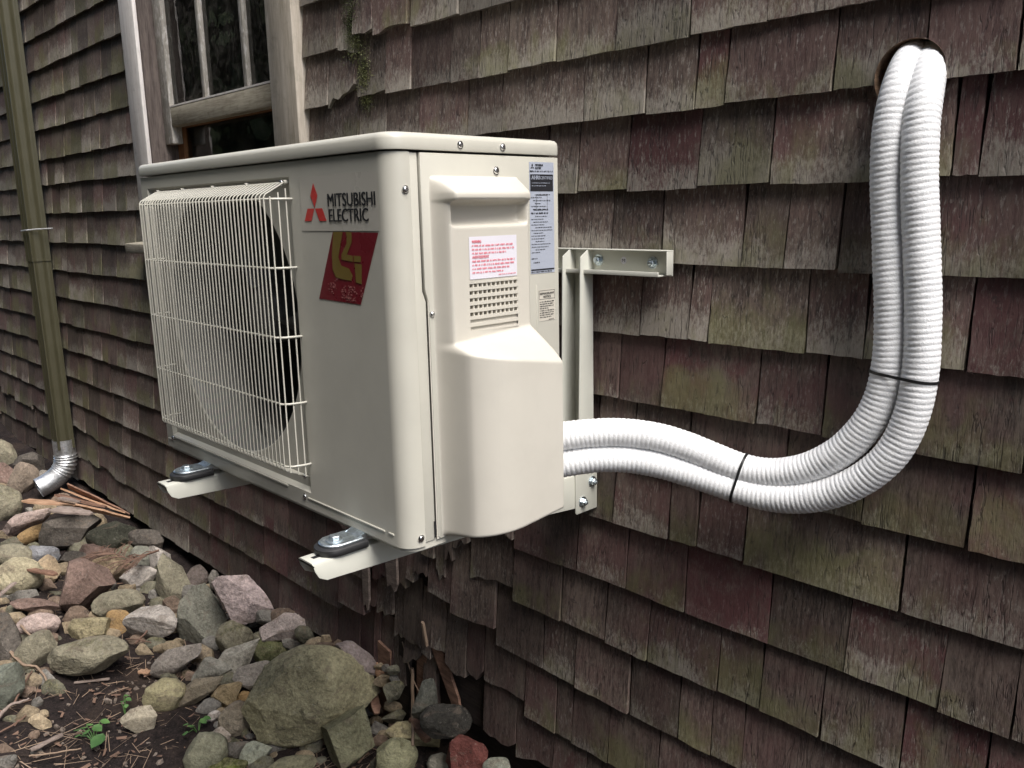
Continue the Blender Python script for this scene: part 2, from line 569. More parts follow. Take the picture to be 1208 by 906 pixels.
sh = MB()
sh.box(-9, WX0, YS, 0.62, -1.27, 2.3)
sh.box(WX1, 0.2, YS, 0.62, -1.27, 2.3)
sh.box(0.7, 2.6, YS, 0.62, -1.27, 2.3)
sh.box(0.2, 0.7, YS, 0.62, -1.27, -0.2)
sh.box(0.2, 0.7, YS, 0.62, 0.3, 2.3)
sh.box(WX0, WX1, YS, 0.62, -1.27, WZ0)
sh.box(WX0, WX1, YS, 0.62, WZ1, 2.3)
# the board the hole is drilled through
N = 48
cir = [(HOLE.x + HR * math.cos(2 * PI * k / N), HOLE.z + HR * math.sin(2 * PI * k / N)) for k in range(N)]


def sq(k, x0, x1, z0, z1, c):
    a = 2 * PI * k / N
    dx, dz = math.cos(a), math.sin(a)
    t = min((x1 - c.x) / dx if dx > 1e-9 else ((x0 - c.x) / dx if dx < -1e-9 else 9), (z1 - c.z) / dz if dz > 1e-9 else ((z0 - c.z) / dz if dz < -1e-9 else 9))
    return (c.x + dx * t, c.z + dz * t)


sqr = [sq(k, 0.2, 0.7, -0.2, 0.3, HOLE) for k in range(N)]
sh.add([(x, YS, z) for x, z in cir] + [(x, YS, z) for x, z in sqr], [(k, (k + 1) % N, N + (k + 1) % N, N + k) for k in range(N)])
for cx in (0.2, 0.7):
    for cz in (-0.2, 0.3):
        pass
sh.build('sheathing', M['sheath'], wall, fix=False)
lin = MB()
lin.add([(x, YS - 0.022, z) for x, z in cir] + [(x, 0.68, z) for x, z in cir] + [(HOLE.x, 0.68, HOLE.z)],
        [(k, N + k, N + (k + 1) % N, (k + 1) % N) for k in range(N)] + [(N + k, 2 * N, N + (k + 1) % N) for k in range(N)])
lin.build('hole_lining', M['lining'], wall, smooth=True, fix=False)
MB().box(-9, 2.6, 0.56, 0.66, -1.75, -1.272).build('foundation', M['sheath'], wall)

rows = [1.268, 1.146, 1.024, 0.902, 0.778, 0.656, 0.534, 0.414, 0.300, 0.178, 0.072, -0.047, -0.169, -0.290, -0.408, -0.524, -0.643, -0.768, -0.890, -1.018, -1.150, -1.278]
# joints read off the photograph, right-hand part of each course (butt height -> pixel points)
JP = {
    0.178: [(455, 75), (485, 72), (532, 66), (566, 54), (600, 45), (657.4, 33), (729.5, 25), (815, 20), (906.8, 4)],
    0.072: [(423, 134), (455, 130), (495, 131), (552, 125), (593, 119), (690, 100), (763, 94), (823, 80), (858.7, 75), (987, 50), (1096, 20), (1205, 30)],
    -0.047: [(683, 194), (742, 189), (826.5, 179), (911, 169), (1032, 150), (1127, 149), (1161, 149)],
    -0.169: [(662.5, 258), (723, 258), (781, 263), (878.5, 268), (929.7, 263), (992, 258), (1080, 260)],
    -0.290: [(757, 358), (815, 358), (839, 348), (953, 367), (1022, 372), (1146, 377)],
    -0.408: [(732, 422), (783, 422), (896, 432), (973, 480), (1215, 500)],
    -0.524: [(749.6, 480), (813.5, 495), (928, 525), (1018, 601), (1146.5, 591)],
    -0.643: [(725, 586), (791, 601), (823.6, 611), (879, 626), (1066, 667)],
    -0.768: [(607.5, 630), (681, 641), (740.5, 651), (809, 676), (909, 712), (1000.5, 747), (1114, 777.5), (1199, 813)],
    -0.890: [(553.5, 657), (606, 674), (662.5, 697), (715.5, 717), (765.7, 737), (848.7, 772), (899, 797), (970, 823)],
    -1.018: [(533, 701), (585.5, 732), (641, 752), (679, 770), (743, 802), (801, 827), (840, 848), (877, 868), (952, 888)],
    -1.150: [(570, 779), (619, 803), (656.5, 816), (675, 845), (718, 850), (777, 883)],
}


def zone(x, z):
    """red, green, grey levels and ragged flag for a shingle at x, z"""
    if x < -2.05:
        c = (0.22, 0.60, 0.58)
        if z < -0.5:
            c = (0.25, 0.5, 0.35)
    elif x < -0.3:
        c = (0.22, 0.35, 0.62) if z > -0.2 else ((0.6, 0.28, 0.2) if x < -0.8 else (0.30, 0.28, 0.30))
    else:
        c = (0.46, 0.5, 0.5) if z > -0.3 else (0.52, 0.5, 0.24)
        if x < 0.25 and z > -0.3:
            c = (0.32, 0.46, 0.65)
    jw = 0.36 if x < -2.05 else 0.22
    j = lambda v: max(0.0, min(1.0, v + R.uniform(-jw, jw)))
    r, g, b = j(c[0]), j(c[1]), j(c[2])
    if R.random() < 0.035 and x > -0.3:
        r = 0.85
    ragged = 0.0
    if -0.90 < x < -0.66 and z > 0.05:
        ragged = 0.7
    if -0.98 < x < -0.27 and z < -0.70:
        ragged = 1.0
    if x < -2.6 and z < -0.98:
        ragged = 0.55
    for qx, qz, qr, qg in FORCE:
        if abs(qx - x) < 0.05 and qz - 0.13 < z < qz:
            r, g = qr, qg
    return r, g, b, ragged


FORCE = []
for px, py, qr, qg in [(785, 185, 1.0, .1), (1190, 150, .85, .2), (1185, 385, .95, .2), (985, 370, .7, .3), (845, 450, .75, .6), (745, 440, .6, .4), (1140, 480, .7, .2), (1090, 690, .85, .3), (1080, 820, .8, .6),
                       (880, 180, .1, .85), (890, 370, .15, .85), (560, 480, .3, .6), (905, 240, .2, .8), (975, 600, .3, .9), (880, 750, .4, .85), (800, 590, .35, .7), (840, 800, .5, .8), (690, 680, .2, .5), (950, 650, .25, .85), (1130, 630, .6, .7)]:
    q = at(px, py, 1, 0.514)
    FORCE.append((q.x, q.z, qr, qg))


def shingle(x0, x1, zb, zt, fine=False):
    """one split shingle: front grid, butt, sides. returns verts, faces, tint, loc"""
    r, g, b, rag = zone((x0 + x1) / 2, zb)
    w = x1 - x0
    nc = 5 if not fine else 14
    nr = 3 if not fine else 14
    yb = 0.5078 + R.uniform(-0.0022, 0.0022)
    yt = 0.5265 + R.uniform(-0.001, 0.001)
    tilt = R.uniform(-0.0016, 0.0016)
    cup = R.uniform(-0.0014, 0.0012)
    zj = R.uniform(-0.0022, 0.0022)
    sl = R.uniform(-0.0022, 0.0022)
    slant = R.uniform(-0.005, 0.005)
    rnd, rnd2 = R.random(), R.random()
    jag = 0.0005 + 0.010 * rag * R.random()
    if rag:
        zj += R.uniform(-0.01, 0.03) * rag
        yb += R.uniform(-0.003, 0.005) * rag
    offs = [R.gauss(0, jag) for _ in range(nc + 1)]
    if rag:
        offs = list(np.cumsum(offs) * 0.9 + R.uniform(-.4, .4) * jag * np.arange(nc + 1))
    vs, tint, loc = [], [], []
    for j in range(nr + 1):
        v = j / nr
        for i in range(nc + 1):
            u = i / nc
            z = zb + zj + sl * (u - .5) + (zt - zb) * v + (offs[i] * (1 - v) ** 3 if True else 0)
            x = x0 + w * u + slant * (v - 0.3) * (1 if 0 < x0 else 0.6) + (R.uniform(-0.0007, 0.0007) if i in (0, nc) else 0)
            y = yb + (yt - yb) * v + tilt * (u - .5) * (1 - v) + cup * (4 * (u - .5) ** 2) * (1 - v) + R.uniform(-0.0005, 0.0005)
            if j == 0:
                y += 0.0009
            vs.append((x, y, z))
            tint.append((r, g, b, rnd))
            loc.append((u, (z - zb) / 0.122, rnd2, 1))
    k = len(vs)
    nb = nc + 1
    for i in range(nb):                     # back edge of the butt
        x, y, z = vs[i]
        vs.append((x, YS - 0.002, z + 0.002))
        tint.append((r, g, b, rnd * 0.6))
        loc.append((i / nc, 0.05, rnd2, 1))
    for j in range(1, nr + 1):              # back edges of the sides
        for i in (0, nc):
            x, y, z = vs[j * nb + i]
            vs.append((x, YS - 0.002, z))
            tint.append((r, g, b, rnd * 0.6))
            loc.append((i / nc, j / nr, rnd2, 1))
    fs = [(j * nb + i, j * nb + i + 1, (j + 1) * nb + i + 1, (j + 1) * nb + i) for j in range(nr) for i in range(nc)]
    fs += [(i + 1, i, k + i, k + i + 1) for i in range(nc)]
    s0 = k + nb
    for j in range(nr):
        l0 = k if j == 0 else s0 + (j - 1) * 2
        l1 = s0 + j * 2
        r0 = k + nc if j == 0 else s0 + (j - 1) * 2 + 1
        r1 = s0 + j * 2 + 1
        fs.append((j * nb, (j + 1) * nb, l1, l0))
        fs.append(((j + 1) * nb + nc, j * nb + nc, r0, r1))
    return vs, fs, tint, loc


def cut_hole(vs, fs):
    """keep the front faces of a finely gridded shingle outside the drilled hole, snapping the rim"""
    vs = [list(v) for v in vs]
    inside = [math.hypot(v[0] - HOLE.x, v[2] - HOLE.z) < HR for v in vs]
    keep = [f for f in fs if not all(inside[i] for i in f)]
    used = set(i for f in keep for i in f)
    for i in used:
        if inside[i]:
            d = Vector((vs[i][0] - HOLE.x, 0, vs[i][2] - HOLE.z))
            d = d.normalized() * HR if d.length > 1e-6 else Vector((HR, 0, 0))
            vs[i][0], vs[i][2] = HOLE.x + d.x, HOLE.z + d.z
    return vs, keep


UNIT_POLY = [(166, 200), (455, 157), (655, 168), (664, 420), (664, 600), (480, 648), (205, 525)]


def in_poly(p, poly):
    c = False
    for i in range(len(poly)):
        a, b = poly[i], poly[i - 1]
        if (a[1] > p[1]) != (b[1] > p[1]) and p[0] < (b[0] - a[0]) * (p[1] - a[1]) / (b[1] - a[1]) + a[0]:
            c = not c
    return c


def visible_area(x0, x1, z0, z1):
    tot, vis = 0, 0
    for a in (0.1, 0.37, 0.63, 0.9):
        for b in (0.1, 0.37, 0.63, 0.9):
            q = to_px((x0 + (x1 - x0) * a, 0.512, z0 + (z1 - z0) * b))
            if q and 0 <= q[0] <= PW and 0 <= q[1] <= PH and not in_poly(q, UNIT_POLY):
                vis += 1
    q0, q1, q2 = to_px((x0, .512, z0)), to_px((x1, .512, z0)), to_px((x0, .512, z1))
    if not (q0 and q1 and q2):
        return 0
    ar = abs((q1[0] - q0[0]) * (q2[1] - q0[1]) - (q1[1] - q0[1]) * (q2[0] - q0[0]))
    return ar * vis / 16


shingles = []
for ri, zb in enumerate(rows):
    ztop = zb + 0.178
    edges = []
    pj = []
    if zb in JP:
        pj = sorted(at(px, py, 1, 0.514).x for px, py in JP[zb])
    spans = [(-7.0, 1.5)]
    if zb < WZ1 and zb + 0.12 > WZ0:
        spans = [(-7.0, -2.117), (-1.038, 1.5)]
    for a, b in spans:
        x = a
        cuts = [a]
        pk = [p for p in pj if a + 0.03 < p < b]
        stop = pk[0] if pk else b
        rowj = R.uniform(0, 0.08)
        x = a + 0.03 + rowj if a == -7.0 else a + R.uniform(0.06, 0.13)
        lo, hi = (0.065, 0.165)
        if zb < -0.74 and False:
            lo, hi = (0.03, 0.08)
        while x < stop - 0.045:
            cuts.append(x)
            x += R.uniform(0.028, 0.075) if (zb < -0.74 and -0.95 < x < -0.45) else R.uniform(lo, hi)
        if pk:
            cuts += pk
            x = cuts[-1] + R.uniform(0.12, 0.22)
            while x < b - 0.06:
                cuts.append(x)
                x += R.uniform(0.1, 0.22)
        cuts.append(b)
        cuts = sorted(cuts)
        for c0, c1 in zip(cuts, cuts[1:]):
            if c1 - c0 < 0.012:
                continue
            gp = R.uniform(0.0008, 0.0026)
            xa, xb = c0 + gp, c1 - gp
            zz, rg = zb, zone((xa + xb) / 2, zb)[3]
            if zb < -1.2 and -0.66 < xa < -0.50:
                continue
            if rg == 1.0 and zb < -0.8 and R.random() < 0.3:
                zz = zb + R.uniform(0.02, 0.06)
            if rg == 0.7 and R.random() < 0.45:
                xb -= 0.012
            hole = abs((xa + xb) / 2 - HOLE.x) < (xb - xa) / 2 + HR and zb - 0.01 < HOLE.z + HR and zb + 0.18 > HOLE.z - HR
            fine = hole or ((xb - xa) > 0.16 and xa > 0)
            s = shingle(xa, xb, zz, ztop, fine)
            if hole:
                v2, f2 = cut_hole(s[0], s[1])
                s = (v2, f2, s[2], s[3])
            shingles.append((visible_area(xa, xb, zb, zb + 0.122), s))


def shingle_mesh(name, parts, base):
    vs, fs, tint, loc = [], [], [], []
    for p in parts:
        k = len(vs)
        vs += [(v[0] - base[0], v[1] - base[1], v[2] - base[2]) for v in p[0]]
        fs += [tuple(i + k for i in f) for f in p[1]]
        tint += p[2]
        loc += p[3]
    me = bpy.data.meshes.new(name)
    me.from_pydata(vs, [], fs)
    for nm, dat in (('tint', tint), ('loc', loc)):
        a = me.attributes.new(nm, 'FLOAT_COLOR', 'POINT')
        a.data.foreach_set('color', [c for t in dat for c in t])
    me.polygons.foreach_set('use_smooth', [True] * len(fs))
    me.set_sharp_from_angle(angle=math.radians(40))
    return me


shingles.sort(key=lambda s: -s[0])
wb = parent_base(wall)
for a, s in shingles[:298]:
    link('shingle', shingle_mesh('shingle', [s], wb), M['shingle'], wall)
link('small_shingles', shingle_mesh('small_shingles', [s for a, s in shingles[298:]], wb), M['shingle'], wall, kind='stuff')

# broken slivers in the rotten patch near the ground
for (px, py, ln, wd, rz, dep, mt) in [(501, 748, 0.062, 0.006, -0.22, 0.501, 'stick'), (455, 820, 0.30, 0.055, 0.05, 0.512, 'split'), (478, 800, 0.34, 0.05, 0.08, 0.519, 'sheath'),
                                      (528, 800, 0.16, 0.04, -0.5, 0.515, 'split'), (432, 690, 0.14, 0.03, 0.04, 0.508, 'greyw'), (462, 668, 0.13, 0.05, 0.0, 0.503, 'greyw'),
                                      (498, 790, 0.20, 0.04, 0.1, 0.521, 'split')]:
    c = at(px, py, 1, dep)
    mb = MB()
    ca, sa = math.cos(rz), math.sin(rz)
    top = [(-wd / 2, ln / 2), (wd / 2, ln / 2 - R.uniform(0, .01))]
    bot = [(wd * 0.45, -ln * .32), (wd * .2, -ln * .5), (-wd * .1, -ln * .38), (-wd * .4, -ln * .46)]
    mb.prism([(c.x + a * ca + b * sa, c.z - a * sa + b * ca) for a, b in top + bot], 1, c.y - 0.003, c.y + 0.004)
    mb.build('splinter', M[mt], wall)

# moss and lichen tufts caught in the crevice above the unit and on the torn shingles


def tufts(name, mat, spots, n, size):
    mb = MB()
    for (x, y, z, rx, rz) in spots:
        for _ in range(n):
            px, pz = x + R.gauss(0, rx * .5), z + R.gauss(0, rz * .5)
            py = y + R.uniform(-0.001, 0.006)
            s = size * R.uniform(0.5, 1.3)
            a = [Vector((R.gauss(0, 1), R.gauss(0, 1), R.gauss(0, 1))).normalized() * s for _ in range(3)]
            c = Vector((px, py, pz))
            mb.add([c + v for v in a], [(0, 1, 2)])
    return mb.build(name, mat, wall, fix=False, kind='stuff')


sp = []
for px, py, rx, rz in [(412, 18, .034, .07), (415, 45, .03, .05), (428, 86, .03, .06), (431, 106, .024, .045)]:
    p = at(px, py, 1, 0.508)
    sp.append((p.x, p.y, p.z, rx, rz))
tufts('moss_tufts', M['moss'], sp, 1700, 0.0019)
sp = []
for px, py, rx, rz in [(539, 752, .012, .045), (538, 775, .012, .03), (556, 793, .014, .03), (455, 664, .01, .03)]:
    p = at(px, py, 1, 0.504)
    sp.append((p.x, p.y, p.z, rx, rz))

# ---- window
win = MB()
win.box(WX0 - 0.005, WX0 + 0.012, 0.50, 0.66, WZ0, WZ1)
win.box(WX1 - 0.012, WX1 + 0.005, 0.50, 0.66, WZ0, WZ1)
win.box(WX0 + 0.012, WX1 - 0.012, 0.50, 0.66, WZ1 - 0.02, WZ1)
win = win.build('window', M['jamb'], wall)
MB().box(-2.115, -2.0, 0.488, YS + 0.01, -0.15, 1.2).build('window_casing', M['casing'], win, bevel=0.003)
MB().box(-1.165, -1.040, 0.488, YS + 0.01, -0.15, 1.2).build('window_casing', M['casing2'], win, bevel=0.003)
MB().prism([(0.445, -0.192), (0.66, -0.175), (0.66, -0.142), (0.445, -0.160)], 0, -2.17, -0.98).build('window_sill', M['railw'], win, bevel=0.003)
YU = 0.545
MB().box(-1.985, -1.925, YU, YU + 0.035, 0.16, 1.13).build('sash_stile', M['sash'], win, bevel=0.003)
MB().box(-1.24, -1.18, YU, YU + 0.035, 0.16, 1.13).build('sash_stile', M['sash'], win, bevel=0.003)
MB().box(-1.925, -1.24, YU + 0.001, YU + 0.036, 0.212, 0.272).build('sash_rail', M['railw'], win, bevel=0.003)
MB().box(-1.924, -1.241, YU + 0.0005, YU + 0.012, 0.272, 0.277).build('putty_line', M['casing'], win)
for x in (-1.675, -1.408):
    MB().prism([(x - 0.011, YU + 0.002), (x + 0.011, YU + 0.002), (x + 0.011, YU + 0.034), (x - 0.011, YU + 0.034)], 2, 0.277, 1.13).build('muntin', M['sash'], win, bevel=0.004)
for a, b in ((-1.925, -1.686), (-1.664, -1.419), (-1.397, -1.24)):
    MB().box(a, b, YU + 0.016, YU + 0.019, 0.274, 1.13).build('window_pane', M['glass'], win)
lo = MB().box(-1.986, -1.94, YU + 0.042, YU + 0.075, -0.14, 0.212)
lo.box(-1.226, -1.18, YU + 0.042, YU + 0.075, -0.14, 0.212)
lo.box(-1.94, -1.226, YU + 0.042, YU + 0.075, -0.14, -0.07)
lo.box(-1.986, -1.18, YU + 0.042, YU + 0.075, 0.2125, 0.268)
lo.build('lower_sash', M['brownw'], win)
MB().box(-1.94, -1.226, YU + 0.055, YU + 0.058, -0.07, 0.2125).build('window_pane', M['glass'], win)
MB().box(-1.93, -1.236, YU + 0.064, YU + 0.070, -0.07, 0.2125).build('window_board', M['board'], win)
rm = MB()
rm.add([(x, y, z) for z in (-1.0, 1.6) for y in (0.665, 3.2) for x in (-3.2, -0.2)],
       [(0, 2, 3, 1), (4, 5, 7, 6), (2, 6, 7, 3), (0, 4, 6, 2), (1, 3, 7, 5)])
rm.build('room_lining', M['room'], wall, fix=False)
cur = MB()
for (xa, xb) in ((-2.12, -1.95),):
    n = 24
    vs = []
    for i in range(n + 1):
        x = xa + (xb - xa) * i / n
        y = 0.70 + 0.012 * math.sin(i * 1.7)
        vs += [(x, y, 0.0), (x, y, 1.3)]
    cur.add(vs, [(2 * i, 2 * i + 2, 2 * i + 3, 2 * i + 1) for i in range(n)])
cur.build('curtain', M['curtain'], win, smooth=True, fix=False)

# ------------------------------------------------------------------ text helper
DG = None


def text_mb(txt, bold=0.0):
    cu = bpy.data.curves.new('t', 'FONT')
    cu.body = txt
    cu.size = 1.0
    cu.offset = bold
    cu.resolution_u = 3
    o = bpy.data.objects.new('t', cu)
    COL.objects.link(o)
    bpy.context.view_layer.update()
    dg = bpy.context.evaluated_depsgraph_get()
    me = bpy.data.meshes.new_from_object(o.evaluated_get(dg))
    vs = [v.co.copy() for v in me.vertices]
    fs = [tuple(p.vertices) for p in me.polygons]
    bpy.data.objects.remove(o)
    bpy.data.curves.remove(cu)
    bpy.data.meshes.remove(me)
    x0, x1 = min(v.x for v in vs), max(v.x for v in vs)
    y0, y1 = min(v.y for v in vs), max(v.y for v in vs)
    return [((v.x - x0) / (x1 - x0), (v.y - y0) / (y1 - y0)) for v in vs], fs


def put_text(mb, txt, fn, u0, u1, v0, v1, bold=0.0):
    p, f = text_mb(txt, 0.0)
    for k in range(3 if bold else 1):
        sh_ = bold * (v1 - v0) * k * 1.3
        q = [fn(u0 + (u1 - u0 - 2 * bold * 1.3 * (v1 - v0)) * a + sh_, v0 + (v1 - v0) * b) for a, b in p]
        nrm = (Vector(fn(u1, v0)) - Vector(fn(u0, v0))).cross(Vector(fn(u0, v1)) - Vector(fn(u0, v0))).normalized()
        mb.add([Vector(x) + nrm * 0.00015 * k for x in q], f)


def quad(mb, fn, u0, u1, v0, v1):
    mb.add([fn(u0, v0), fn(u1, v0), fn(u1, v1), fn(u0, v1)], [(0, 1, 2, 3)])


def dashes(mb, fn, u0, u1, v0, v1, rnd, fill=0.9):
    """one line of print too small to read: word-like runs of letter-like marks"""
    u = u0
    end = u0 + (u1 - u0) * fill
    h = v1 - v0
    while u < end:
        n = rnd.randint(2, 8)
        for _ in range(n):
            w = h * rnd.uniform(0.28, 0.55)
            if u + w > end:
                u = end
                break
            quad(mb, fn, u, u + w * 0.75, v0 + (0 if rnd.random() < .7 else h * .25), v1 if rnd.random() < .6 else v1 - h * .2)
            u += w
        u += h * 0.6


# ------------------------------------------------------------------ the outdoor unit
HP = 0.528
unit = thing('outdoor_unit', 'beige outdoor heat pump unit mounted on the shingled wall', 'heat pump', (-0.4, 0.15, -HP))


def rrect(x0, x1, y0, y1, radii, n=8):
    """outline, counter-clockwise from the front-left corner; radii: fl, fr, br, bl"""
    pts = []
    for (cx, cy, sx, sy, r, a0) in ((x0, y0, 1, 1, radii[0], PI), (x1, y0, -1, 1, radii[1], 1.5 * PI), (x1, y1, -1, -1, radii[2], 0), (x0, y1, 1, -1, radii[3], .5 * PI)):
        ox, oy = cx + sx * r, cy + sy * r
        for k in range(n + 1):
            a = a0 + .5 * PI * k / n
            pts.append((ox + r * math.cos(a), oy + r * math.sin(a)))
    return pts


def ring(ins, z, x0=-0.803, x1=0.003, y0=-0.004, y1=0.306):
    return [(x, y, z) for x, y in rrect(x0 + ins, x1 - ins, y0 + ins, y1 - ins, [max(0.002, r - ins) for r in (0.012, 0.028, 0.008, 0.008)])]


lid = MB()
lid.loft([ring(0.004, 0.0012), ring(0.0005, 0.0012), ring(0, 0.003), ring(0, 0.0145), ring(0.0012, 0.0185), ring(0.0042, 0.0215), ring(0.009, 0.0228), ring(0.016, 0.0232)])
lid = lid.build('lid', M['paint'], unit, smooth=True, sharp=50)

# front panel: flat face, recess for the grille, rounded corner and side return
fp = MB()
RX0, RX1, RZ0, RZ1 = -0.772, -0.247, -0.502, -0.022     # recess
FC = Vector((-0.489, 0, -0.2467))
FR = 0.2335
ZB, ZT = -HP, -0.0012
X0, XF = -0.80, -0.026
for a, b, c, d in ((X0, RX0, ZB, ZT), (RX1, XF, ZB, ZT), (RX0, RX1, ZB, RZ0), (RX0, RX1, RZ1, ZT)):
    fp.add([(a, 0, c), (b, 0, c), (b, 0, d), (a, 0, d)], [(0, 1, 2, 3)])
IN = 0.007
rx0, rx1, rz0, rz1 = RX0 + .006, RX1 - .006, RZ0 + .006, RZ1 - .006
o4 = [(RX0, 0, RZ0), (RX1, 0, RZ0), (RX1, 0, RZ1), (RX0, 0, RZ1)]
i4 = [(rx0, IN, rz0), (rx1, IN, rz0), (rx1, IN, rz1), (rx0, IN, rz1)]
fp.add(o4 + i4, [(k, (k + 1) % 4, 4 + (k + 1) % 4, 4 + k) for k in range(4)])
NF = 96


def sqf(k):
    a = 2 * PI * k / NF
    dx, dz = math.cos(a), math.sin(a)
    t = 9
    if dx > 1e-9: t = min(t, (rx1 - FC.x) / dx)
    if dx < -1e-9: t = min(t, (rx0 - FC.x) / dx)
    if dz > 1e-9: t = min(t, (rz1 - FC.z) / dz)
    if dz < -1e-9: t = min(t, (rz0 - FC.z) / dz)
    return [FC.x + dx * t, FC.z + dz * t]


sqp = [sqf(k) for k in range(NF)]
for cx in (rx0, rx1):
    for cz in (rz0, rz1):
        k = min(range(NF), key=lambda k: math.hypot(sqp[k][0] - cx, sqp[k][1] - cz))
        sqp[k] = [cx, cz]
cr = lambda r, y: [(FC.x + r * math.cos(2 * PI * k / NF), y, FC.z + r * math.sin(2 * PI * k / NF)) for k in range(NF)]
rr = [[(x, IN, z) for x, z in sqp], cr(FR, IN), cr(FR - .003, IN + .002)]
fp.loft(rr, False, False)
# corner and return
arc = [(XF + 0.026 * math.sin(t), 0.026 - 0.026 * math.cos(t)) for t in [PI / 2 * k / 12 for k in range(13)]] + [(0, 0.0305), (-0.006, 0.0305)]
fp.add([(x, y, ZB) for x, y in arc] + [(x, y, ZT) for x, y in arc], [(k, k + 1, len(arc) + k + 1, len(arc) + k) for k in range(len(arc) - 1)])
# bottom lip and left return
fp.add([(X0, 0, ZB), (XF, 0, ZB), (XF, 0.02, ZB - .001), (X0, 0.02, ZB - .001), (X0, 0, ZT), (X0, 0.03, ZT), (X0, 0.03, ZB)], [(0, 3, 2, 1), (0, 4, 5, 6)])
fr_o = fp.build('front_panel', M['paint'], unit, smooth=True, sharp=25, fix=False)
bd = MB()
for a, b in ((-0.257, -0.052), (-0.043, -0.031), (-0.795, -0.772)):
    bd.box(a, b, -0.0014, 0.001, -0.5135, -0.5105)
bd.box(-0.766, -0.318, -0.0016, 0.001, -0.5065, -0.503)
bd.build('pressed_bead', M['paint'], unit, bevel=0.0006)

cab = MB()
cab.box(-0.80, -0.796, 0.03, 0.303, ZB, ZT)
cab.box(-0.796, -0.006, 0.299, 0.303, ZB, ZT)
cab.box(-0.25, -0.246, 0.09, 0.299, ZB, ZT)
cab.build('cabinet', M['paint'], unit)
MB().loft([cr(FR - .0030, IN + .0018), cr(FR - .007, IN + .010), cr(FR - .0085, 0.03), cr(FR - .0085, 0.10), cr(FR + .02, 0.11), cr(FR + .02, 0.24), cr(0.01, 0.245)], False, True).build('fan_housing', M['housing'], unit, smooth=True, fix=False)
bp = MB()
bp.prism(rrect(-0.796, -0.003, 0.004, 0.300, (0.006, 0.024, .006, .006)), 2, -HP - 0.006, -HP + 0.012)
bp.build('base_pan', M['paint'], unit, smooth=True, sharp=40)

# side: narrow strip, then the service panel with its jog
YE = 0.303
st = MB()
st.prism([(0.0315, ZB + .004), (0.0485, ZB + .004), (0.0485, -0.192), (0.0435, -0.178), (0.0435, -0.0022), (0.0315, -0.0022)], 0, -0.008, -0.0012)
st.build('corner_strip', M['paint'], unit, bevel=0.0008)
sp_ = MB()
sp_.prism([(0.0462, ZT - .0008), (0.0462, -0.176), (0.0515, -0.194), (0.0515, -0.5205), (0.056, -0.524), (YE, -0.524), (YE, ZT - .0008)], 0, -0.006, 0.0015)
sp_.build('side_panel', M['paint'], unit, bevel=0.0009)
MB().box(-0.016, -0.009, 0.0305, YE - .002, ZB, ZT).build('side_backing', M['cavity'], unit)
MB().box(-0.0006, 0.0003, 0.0462, 0.0490, -0.521, -0.497).build('seam_gap', M['cavity'], unit)
MB().box(0.0008, 0.0022, 0.2535, 0.2555, -0.30, -0.185).build('panel_rib', M['paint'], unit, bevel=0.0005)

# service cover as a moulded shell
VY0, VY1, VZ0, VZ1 = 0.0985, 0.1885, -0.236, -0.169
ny, nz = 96, 250
ya = np.linspace(0.050, 0.2215, ny)
za = np.linspace(-0.524, -0.026, nz)
# snap grid lines to the vent opening
for arr, vals in ((ya, (VY0, VY1)), (za, (VZ0, VZ1))):
    for v in vals:
        arr[np.argmin(abs(arr - v))] = v
Yg, Zg = np.meshgrid(ya, za)
side = smoothstep(0.0590, 0.0700, Yg) * (1 - smoothstep(0.2155, 0.2195, Yg))
pl = 0.0285 - 0.002 * (Yg - .065) / .15
low = smoothstep(-0.030, -0.0345, Zg)
hup = pl * 1.0
hood_f = 0.0425 - 0.008 * (Yg - 0.067) / 0.15 - 0.004 * smoothstep(0.19, 0.2175, Yg)
tz = np.clip((-0.0315 - Zg) / 0.021, 0, 1)
hood = hood_f * tz ** 0.85
hood = np.where(Zg > -0.064, hood, 0)
body = pl.copy()
inrec = smoothstep(0.071, 0.078, Yg) * (1 - smoothstep(0.205, 0.212, Yg))
rec = (1 - smoothstep(-0.091, -0.0955, Zg) if False else smoothstep(-0.0955, -0.0905, Zg)) * (Zg < -0.064)
body = body - inrec * rec * 0.016
h = np.where(Zg > -0.064, hood, body)
tb = np.clip((Yg - 0.062) / 0.075, 0, 1)
hb = pl + (0.090 - pl) * np.sqrt(np.clip(1 - (1 - tb) ** 2, 0, 1))
zin = -0.250 + 0.012 * (Yg - 0.065) / 0.15
zout = -0.259 - 0.026 * (Yg - 0.065) / 0.15
f = np.clip((zin - Zg) / (zin - zout), 0, 1)
f = np.sin(f * PI / 2) ** 1.15 * 0.35 + f * 0.65
h = np.where(Zg < zin, pl + (hb - pl) * f, h)
bot = smoothstep(-0.5215 + 0.013 * (Yg - .065) / .15, -0.512 + 0.013 * (Yg - .065) / .15, Zg)
bot = np.sqrt(np.clip(bot, 0, 1))
h = h * side * bot
h = np.where((side * bot > 0.001) & (Zg < -0.032), h, -0.001)


def box_blur(a):
    b = np.pad(a, 1, mode='edge')
    return (b[:-2, 1:-1] + b[2:, 1:-1] + b[1:-1, :-2] + b[1:-1, 2:] + 4 * b[1:-1, 1:-1]) / 8


